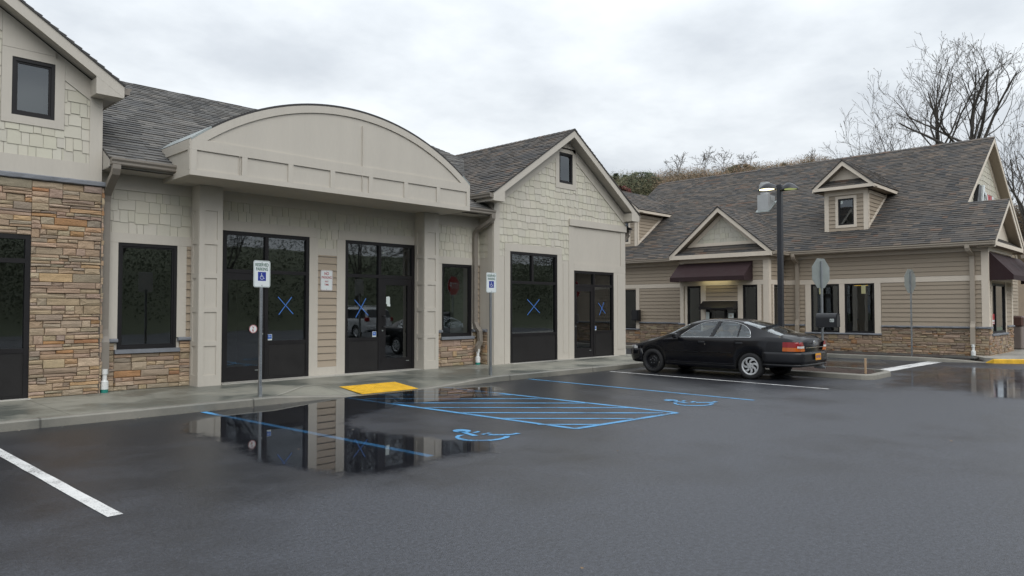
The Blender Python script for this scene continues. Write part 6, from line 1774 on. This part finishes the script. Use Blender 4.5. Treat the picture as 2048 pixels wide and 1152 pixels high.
bare_tree('bare_tree', at(1880, 55), 21.8, .22, 12, 'tall leafless tree with a straight forking trunk above the restaurant roof', gB, fork=.64, limbs=8, spread=.95, rmin=.009, kk=(5, 4, 3))
bare_tree('bare_tree', at(1930, 52), 20.2, .33, 25, 'leafless tree with the thickest leaning trunk above the restaurant roof', gB, lean=(.035, -.035), fork=.66, limbs=8, spread=1.0, rmin=.009, kk=(5, 4, 3))
bare_tree('bare_tree', at(2085, 47), 13.5, .24, 31, 'leafless tree reaching in from the right beyond the restaurant end gable', gB, lean=(-.02, .05), fork=.42, limbs=6, spread=1.15, kk=(5, 4, 3), rmin=.011)
bare_tree('bare_tree', at(2032, 75), 17.5, .16, 37, 'slender leafless tree far behind the end gable of the restaurant', gB, fork=.40, limbs=5, spread=.6, levels=4, kk=(4, 4, 3))

# wooded hill behind
HTOP = [(700, 350), (1180, 356), (1300, 347), (1400, 341), (1500, 333), (1650, 318), (1800, 345), (1950, 400), (2050, 430), (2400, 450), (3200, 480)]
def hz(px_, Z):
    y = interp(HTOP, px_); zt = 1.62 + (618 - y) / 1450 * 97 - 2.3
    s = max(0, min(1, (Z - 50) / 46)); s = s * s * (3 - 2 * s)
    return zt * s - .4 + .25 * math.sin(px_ * .05 + Z * .3)
k = MB(); cols = [700 + 50 * i for i in range(52)]; zsn = [49, 54, 60, 66, 72, 78, 84, 90, 94, 98, 104, 115, 140]
G_ = {}; vs = []
for i, c in enumerate(cols):
    for j, Z in enumerate(zsn): G_[i, j] = len(vs); vs.append(at(c, Z, hz(c, min(Z, 98)) - max(0, Z - 98) * .05))
k.add(vs, [[G_[i, j], G_[i + 1, j], G_[i + 1, j + 1], G_[i, j + 1]] for i in range(len(cols) - 1) for j in range(len(zsn) - 1)])
struct(k.build('hill', M['earth'], smooth=True))
rr = random.Random(99)
BR = [((.23, .15, .09), 5), ((.18, .14, .085), 3), ((.14, .12, .07), 2), ((.26, .18, .12), 2), ((.11, .095, .065), 2)]
def pick(tab, r):
    t = r.uniform(0, sum(w for _, w in tab))
    for c, w in tab:
        t -= w
        if t <= 0: return c
    return tab[-1][0]
k = MB()
for i_ in range(2100):
    c = rr.uniform(1205, 1670) if i_ < 1600 else rr.uniform(1985, 2130); Z = rr.uniform(84, 98)
    p = at(c, Z, hz(c, Z)); hgt = rr.uniform(1.5, 2.9) * (1.3 if c > 1950 else 1); col = pick(BR, rr)
    if c < 1310: col = tuple(x * y for x, y in zip(col, (.62, .85, .75)))
    if c > 1950: col = tuple(x * .6 for x in col)
    for i in range(7):
        a = rr.uniform(0, 2 * PI); sp = rr.uniform(.1, .5) * hgt
        q0 = p + Vector((math.cos(a) * sp * .3, math.sin(a) * sp * .3, 0)); q1 = p + Vector((math.cos(a) * sp, math.sin(a) * sp, hgt * rr.uniform(.6, 1.08)))
        s = Vector((rr.uniform(-1, 1), rr.uniform(-1, 1), 0)).normalized() * .02
        k.add([q0 - s, q0 + s, q1], [[0, 1, 2]], 0, tuple(x * .7 for x in col))
    for i in range(64):
        u = rr.uniform(-1, 1); a = rr.uniform(0, 2 * PI); rad = hgt * .55 * math.sqrt(1 - u * u) * rr.uniform(.3, 1.05)
        q = p + Vector((rad * math.cos(a), rad * math.sin(a), hgt * (.5 + .5 * u) * rr.uniform(.85, 1.05))); e = rr.uniform(.05, .16)
        d = Vector((rr.gauss(0, 1), rr.gauss(0, 1), rr.gauss(0, 1) + .4)).normalized(); t = d.orthogonal().normalized() * e * .35
        kk = rr.uniform(.7, 1.2); k.add([q - t, q + t, q + d * e * 2.2], [[0, 1, 2]], 0, tuple(x * kk for x in col))
o = stuff(k.build('woodland_brush', M['brush'])); tag(o, 'brown leafless brush covering the hill behind the restaurant roof', 'brush')

ztop = lambda y, Z: 1.62 + (618 - y) / 1450 * Z
def leafy(name, p, h, wid, seed, label, cols_, group, shape='cone', cat='tree'):
    t = thing(name, label, cat, p, group); r = random.Random(seed)
    k = MB(); k.tube([p - Vector((0, 0, .3)), p + Vector((0, 0, h * .9))], [wid * .06, wid * .015], 6); k.build('trunk', M['bark'], t)
    k = MB(); nb = 2200
    for i in range(nb):
        f = r.random() ** (.7 if shape == 'cone' else 1)
        if shape == 'cone': rad = wid * .5 * (1 - f) * r.uniform(.3, 1) * (.75 + .35 * math.sin(f * 30)); z = h * (.06 + .94 * f)
        else:
            u = r.uniform(-1, 1); rad = wid * .5 * math.sqrt(1 - u * u) * r.uniform(.55, 1.05); z = h * (.5 + .48 * u)
        a = r.uniform(0, 2 * PI); c = p + Vector((math.cos(a) * rad, math.sin(a) * rad, z)); s = r.uniform(.12, .34)
        d = Vector((math.cos(a), math.sin(a), r.uniform(-.5, .3))).normalized(); q = d.orthogonal().normalized() * s * .45
        kk = r.uniform(.6, 1.35); cc = pick(cols_, r)
        k.add([c - q, c + q, c + d * s + q * .3, c + d * s - q * .3], [[0, 1, 2, 3]], 0, tuple(x * kk for x in cc))
    k.build('crown', M['needle'], t); return t
CON = [((.035, .055, .028), 3), ((.05, .07, .032), 2), ((.07, .075, .04), 1)]
OLV = [((.09, .095, .045), 3), ((.12, .10, .055), 2), ((.06, .075, .035), 2)]
gE = 'evergreens on the hill'
for c, Z, h, w, sh, cl, lab in (
    (1233, 90, 346, 3.0, 'cone', CON, 'small dark conifer just right of the shop gable ridge on the hill'),
    (1251, 92, 349, 3.0, 'cone', CON, 'second dark conifer from the shop gable on the hill'),
    (1263, 89, 355, 3.4, 'round', OLV, 'rounded olive tree between the hill conifers'),
    (1284, 90, 343, 4.6, 'round', CON, 'broad rounded dark green tree at the edge of the brown brush on the hill'),
    (1302, 91, 350, 3.0, 'round', CON, 'narrow dark green tree right of the broad green tree on the hill'),
    (1242, 85, 371, 2.6, 'round', [((.16, .035, .03), 2), ((.10, .05, .035), 2)], 'small reddish shrub low on the hill beside the shop gable'),
    (1484, 93, 327, 4.2, 'round', OLV, 'pale olive tree top rising over the middle of the restaurant ridge'),
    (1570, 95, 326, 2.0, 'cone', OLV, 'tiny pointed tree top over the restaurant ridge left of the lamp')):
    leafy('hill_tree', at(c, Z, hz(c, Z) - .8), ztop(h, Z) - hz(c, Z) + .8, w, c, lab, cl, gE, sh)
gH = 'thin bare trees on the hill'
for c, Z, h, sd, lab in ((1359, 90, 308, 5, 'thin leafless tree on the hill, leftmost of those over the restaurant ridge'), (1411, 91, 297, 6, 'broadest thin leafless tree on the hill over the restaurant ridge'), (1449, 92, 292, 7, 'tallest thin leafless tree on the hill over the restaurant ridge'), (1497, 92, 306, 8, 'faint leafless tree on the hill above the olive tree top'), (1630, 93, 300, 9, 'sparse leafless tree top on the ridge above the dormer')):
    bare_tree('thin_tree', at(c, Z, hz(c, Z)), (ztop(h, Z) - hz(c, Z)) * 1.02, .055, sd, lab, gH, fork=.42, limbs=5, levels=3, rmin=.018, mat='barkthin', spread=1.0, trop=.0, ang=(.5, 1.1), kk=(4, 4, 3))

# ground out to the horizon and the wooded verge across the road (mirrored in the shop glass)
k = MB(); n = 24
ring_ = [(0, 0)]
for i in range(n):
    for j in range(n):
        x0, x1, y0, y1 = -260 + 640 * i / n, -260 + 640 * (i + 1) / n, -260 + 640 * j / n, -260 + 640 * (j + 1) / n
        k.poly([(x0, y0, -.06), (x1, y0, -.06), (x1, y1, -.06), (x0, y1, -.06)])
struct(k.build('ground', M['grass'], merge=.01))
k = MB()
for i in range(66):
    for j in range(4):
        x0, x1 = -60 + 6 * i, -54 + 6 * i; Y = [-23, -30, -40, -60, -90]; Zs = [-.1, 1.2, 5.0, 9.5, 12.0]
        k.poly([(x0, Y[j], Zs[j]), (x1, Y[j], Zs[j]), (x1, Y[j + 1], Zs[j + 1]), (x0, Y[j + 1], Zs[j + 1])])
struct(k.build('verge_terrain', M['grass'], smooth=True, merge=.01))
k = MB(); GR = [((.105, .122, .075), 3), ((.112, .126, .08), 2), ((.105, .112, .072), 2), ((.095, .112, .068), 3)]
for _ in range(760):
    x, y = (rr.uniform(-30, 100), rr.uniform(-44, -27)) if _ < 560 else (rr.uniform(100, 260), rr.uniform(-40, -27)); h = rr.uniform(4.0, 8.5); w = rr.uniform(1.6, 3.2); g0 = .2 + max(0, -30 - y) * .3
    for i in range(130):
        u = rr.uniform(-1, 1); a = rr.uniform(0, 2 * PI); rad = w * math.sqrt(max(0, 1 - u * u)) * rr.uniform(.5, 1)
        c = Vector((x + rad * math.cos(a), y + rad * math.sin(a) * .8, g0 + h * (.5 + .5 * u))); s = rr.uniform(.07, .19)
        d = Vector((rr.gauss(0, 1), rr.gauss(0, 1), rr.gauss(0, 1))).normalized(); q = d.orthogonal().normalized() * s * .6; kk = rr.uniform(.85, 1.15); cc = pick(GR, rr)
        k.add([c - q, c + q, c + d * s], [[0, 1, 2]], 0, tuple(z * kk for z in cc))
o = stuff(k.build('roadside_thicket', M['needle'])); tag(o, 'dark green thicket along the far side of the lot, mirrored in the shop glass', 'thicket')
v1 = bare_tree('verge_tree', Vector((0, 0, 0)), 13, .2, 51, 'leafless roadside tree opposite the shop doors, mirrored in the upper panes', 'trees across the lot', fork=.3, limbs=7, levels=4, rmin=.02, spread=.9, buds=False)
v1.location = (-2, -27, .3)
for i, (x, y) in enumerate(((9, -30), (17, -26), (27, -31), (38, -28), (50, -30), (66, -28), (84, -30))):
    dup(v1, (x, y, .5), i * 1.3, 'leafless roadside tree in the row across the lot from the shops', 'trees across the lot')

# ================================================================== LIGHT, SKY, CAMERA
w = bpy.data.worlds.new('World'); sc.world = w; w.use_nodes = True
nt = w.node_tree; nt.nodes.clear()
out = nt.nodes.new('ShaderNodeOutputWorld'); bg = N(nt, 'ShaderNodeBackground')
SUN_E, SUN_AZ = math.radians(44), math.radians(256)     # azimuth of the direction towards the sun, from +x
sky = N(nt, 'ShaderNodeTexSky'); sky.sky_type = 'NISHITA'; sky.sun_disc = False; sky.sun_elevation = SUN_E; sky.sun_rotation = math.radians(90) - SUN_AZ; sky.air_density = 1.2; sky.dust_density = 3
tc = N(nt, 'ShaderNodeTexCoord')
xyz = N(nt, 'ShaderNodeSeparateXYZ'); nt.links.new(tc.outputs['Generated'], xyz.inputs[0])
dz = mth(nt, 'MAXIMUM', xyz.outputs[2], 0.0)
den = mth(nt, 'ADD', dz, .16)
cmb = N(nt, 'ShaderNodeCombineXYZ'); nt.links.new(mth(nt, 'DIVIDE', xyz.outputs[0], den), cmb.inputs[0]); nt.links.new(mth(nt, 'DIVIDE', xyz.outputs[1], den), cmb.inputs[1]); cmb.inputs[2].default_value = 3.1
c1 = noise(nt, .95, 7, .56, cmb.outputs[0]); c2 = noise(nt, .28, 3, .5, cmb.outputs[0])
cl = mth(nt, 'ADD', mth(nt, 'MULTIPLY', c1.outputs[0], .45), mth(nt, 'MULTIPLY', c2.outputs[0], .55))
cloud = ramp(nt, cl, [(.37, (.70, .775, .86)), (.46, (.93, 1.0, 1.08)), (.53, (1.25, 1.32, 1.38)), (.60, (1.43, 1.485, 1.53))])
grad = maprange(nt, dz, 0, .9, .88, 1.75)
ov = N(nt, 'ShaderNodeVectorMath', operation='SCALE'); nt.links.new(cloud.outputs[0], ov.inputs[0]); nt.links.new(grad, ov.inputs['Scale'])
hs = N(nt, 'ShaderNodeHueSaturation'); hs.inputs['Saturation'].default_value = .25; nt.links.new(sky.outputs[0], hs.inputs['Color'])
sk = N(nt, 'ShaderNodeVectorMath', operation='SCALE'); nt.links.new(hs.outputs[0], sk.inputs[0]); sk.inputs['Scale'].default_value = .15
o8 = N(nt, 'ShaderNodeVectorMath', operation='SCALE'); nt.links.new(ov.outputs[0], o8.inputs[0]); o8.inputs['Scale'].default_value = 6.2
sm = N(nt, 'ShaderNodeVectorMath', operation='ADD'); nt.links.new(sk.outputs[0], sm.inputs[0]); nt.links.new(o8.outputs[0], sm.inputs[1])
nt.links.new(sm.outputs[0], bg.inputs[0]); bg.inputs['Strength'].default_value = .10
nt.links.new(bg.outputs[0], out.inputs[0])
L = bpy.data.lights.new('sun', 'SUN'); L.energy = 1.35; L.angle = math.radians(50); L.color = (1, .985, .96)
so = bpy.data.objects.new('sun', L); COL.objects.link(so)
sd = Vector((math.cos(SUN_E) * math.cos(SUN_AZ), math.cos(SUN_E) * math.sin(SUN_AZ), math.sin(SUN_E)))
so.rotation_euler = sd.to_track_quat('Z', 'Y').to_euler()
L2 = bpy.data.lights.new('awning_lamp', 'AREA'); L2.shape = 'RECTANGLE'; L2.size = .1; L2.size_y = 1.1; L2.energy = .35; L2.color = (1, .85, .4)
lo = bpy.data.objects.new('awning_lamp', L2); COL.objects.link(lo); lo.location = (25.56, 13.9, 2.78); lo.rotation_euler = (0, math.radians(-20), 0)

cd = bpy.data.cameras.new('camera'); cam = bpy.data.objects.new('camera', cd); COL.objects.link(cam); sc.camera = cam
pit = math.atan2(42, 1450.0)
F = Vector((math.cos(VIEW_A) * math.cos(pit), math.sin(VIEW_A) * math.cos(pit), math.sin(pit)))
cam.location = (0, 0, 1.62); cam.rotation_euler = F.to_track_quat('-Z', 'Y').to_euler()
cd.sensor_fit = 'HORIZONTAL'; cd.sensor_width = 36; cd.lens = 1450 / 2048 * 36; cd.clip_end = 1000; cd.clip_start = .05
sc.view_settings.view_transform = 'Standard'; sc.view_settings.look = 'None'; sc.view_settings.gamma = 1; sc.view_settings.exposure = 0.0; sc.view_settings.use_curve_mapping = False
sc.cycles.use_denoising = True; sc.cycles.max_bounces = 8; sc.cycles.transparent_max_bounces = 12; sc.cycles.glossy_bounces = 4; sc.cycles.diffuse_bounces = 3; sc.cycles.caustics_reflective = False
sc.cycles.sample_clamp_indirect = 4
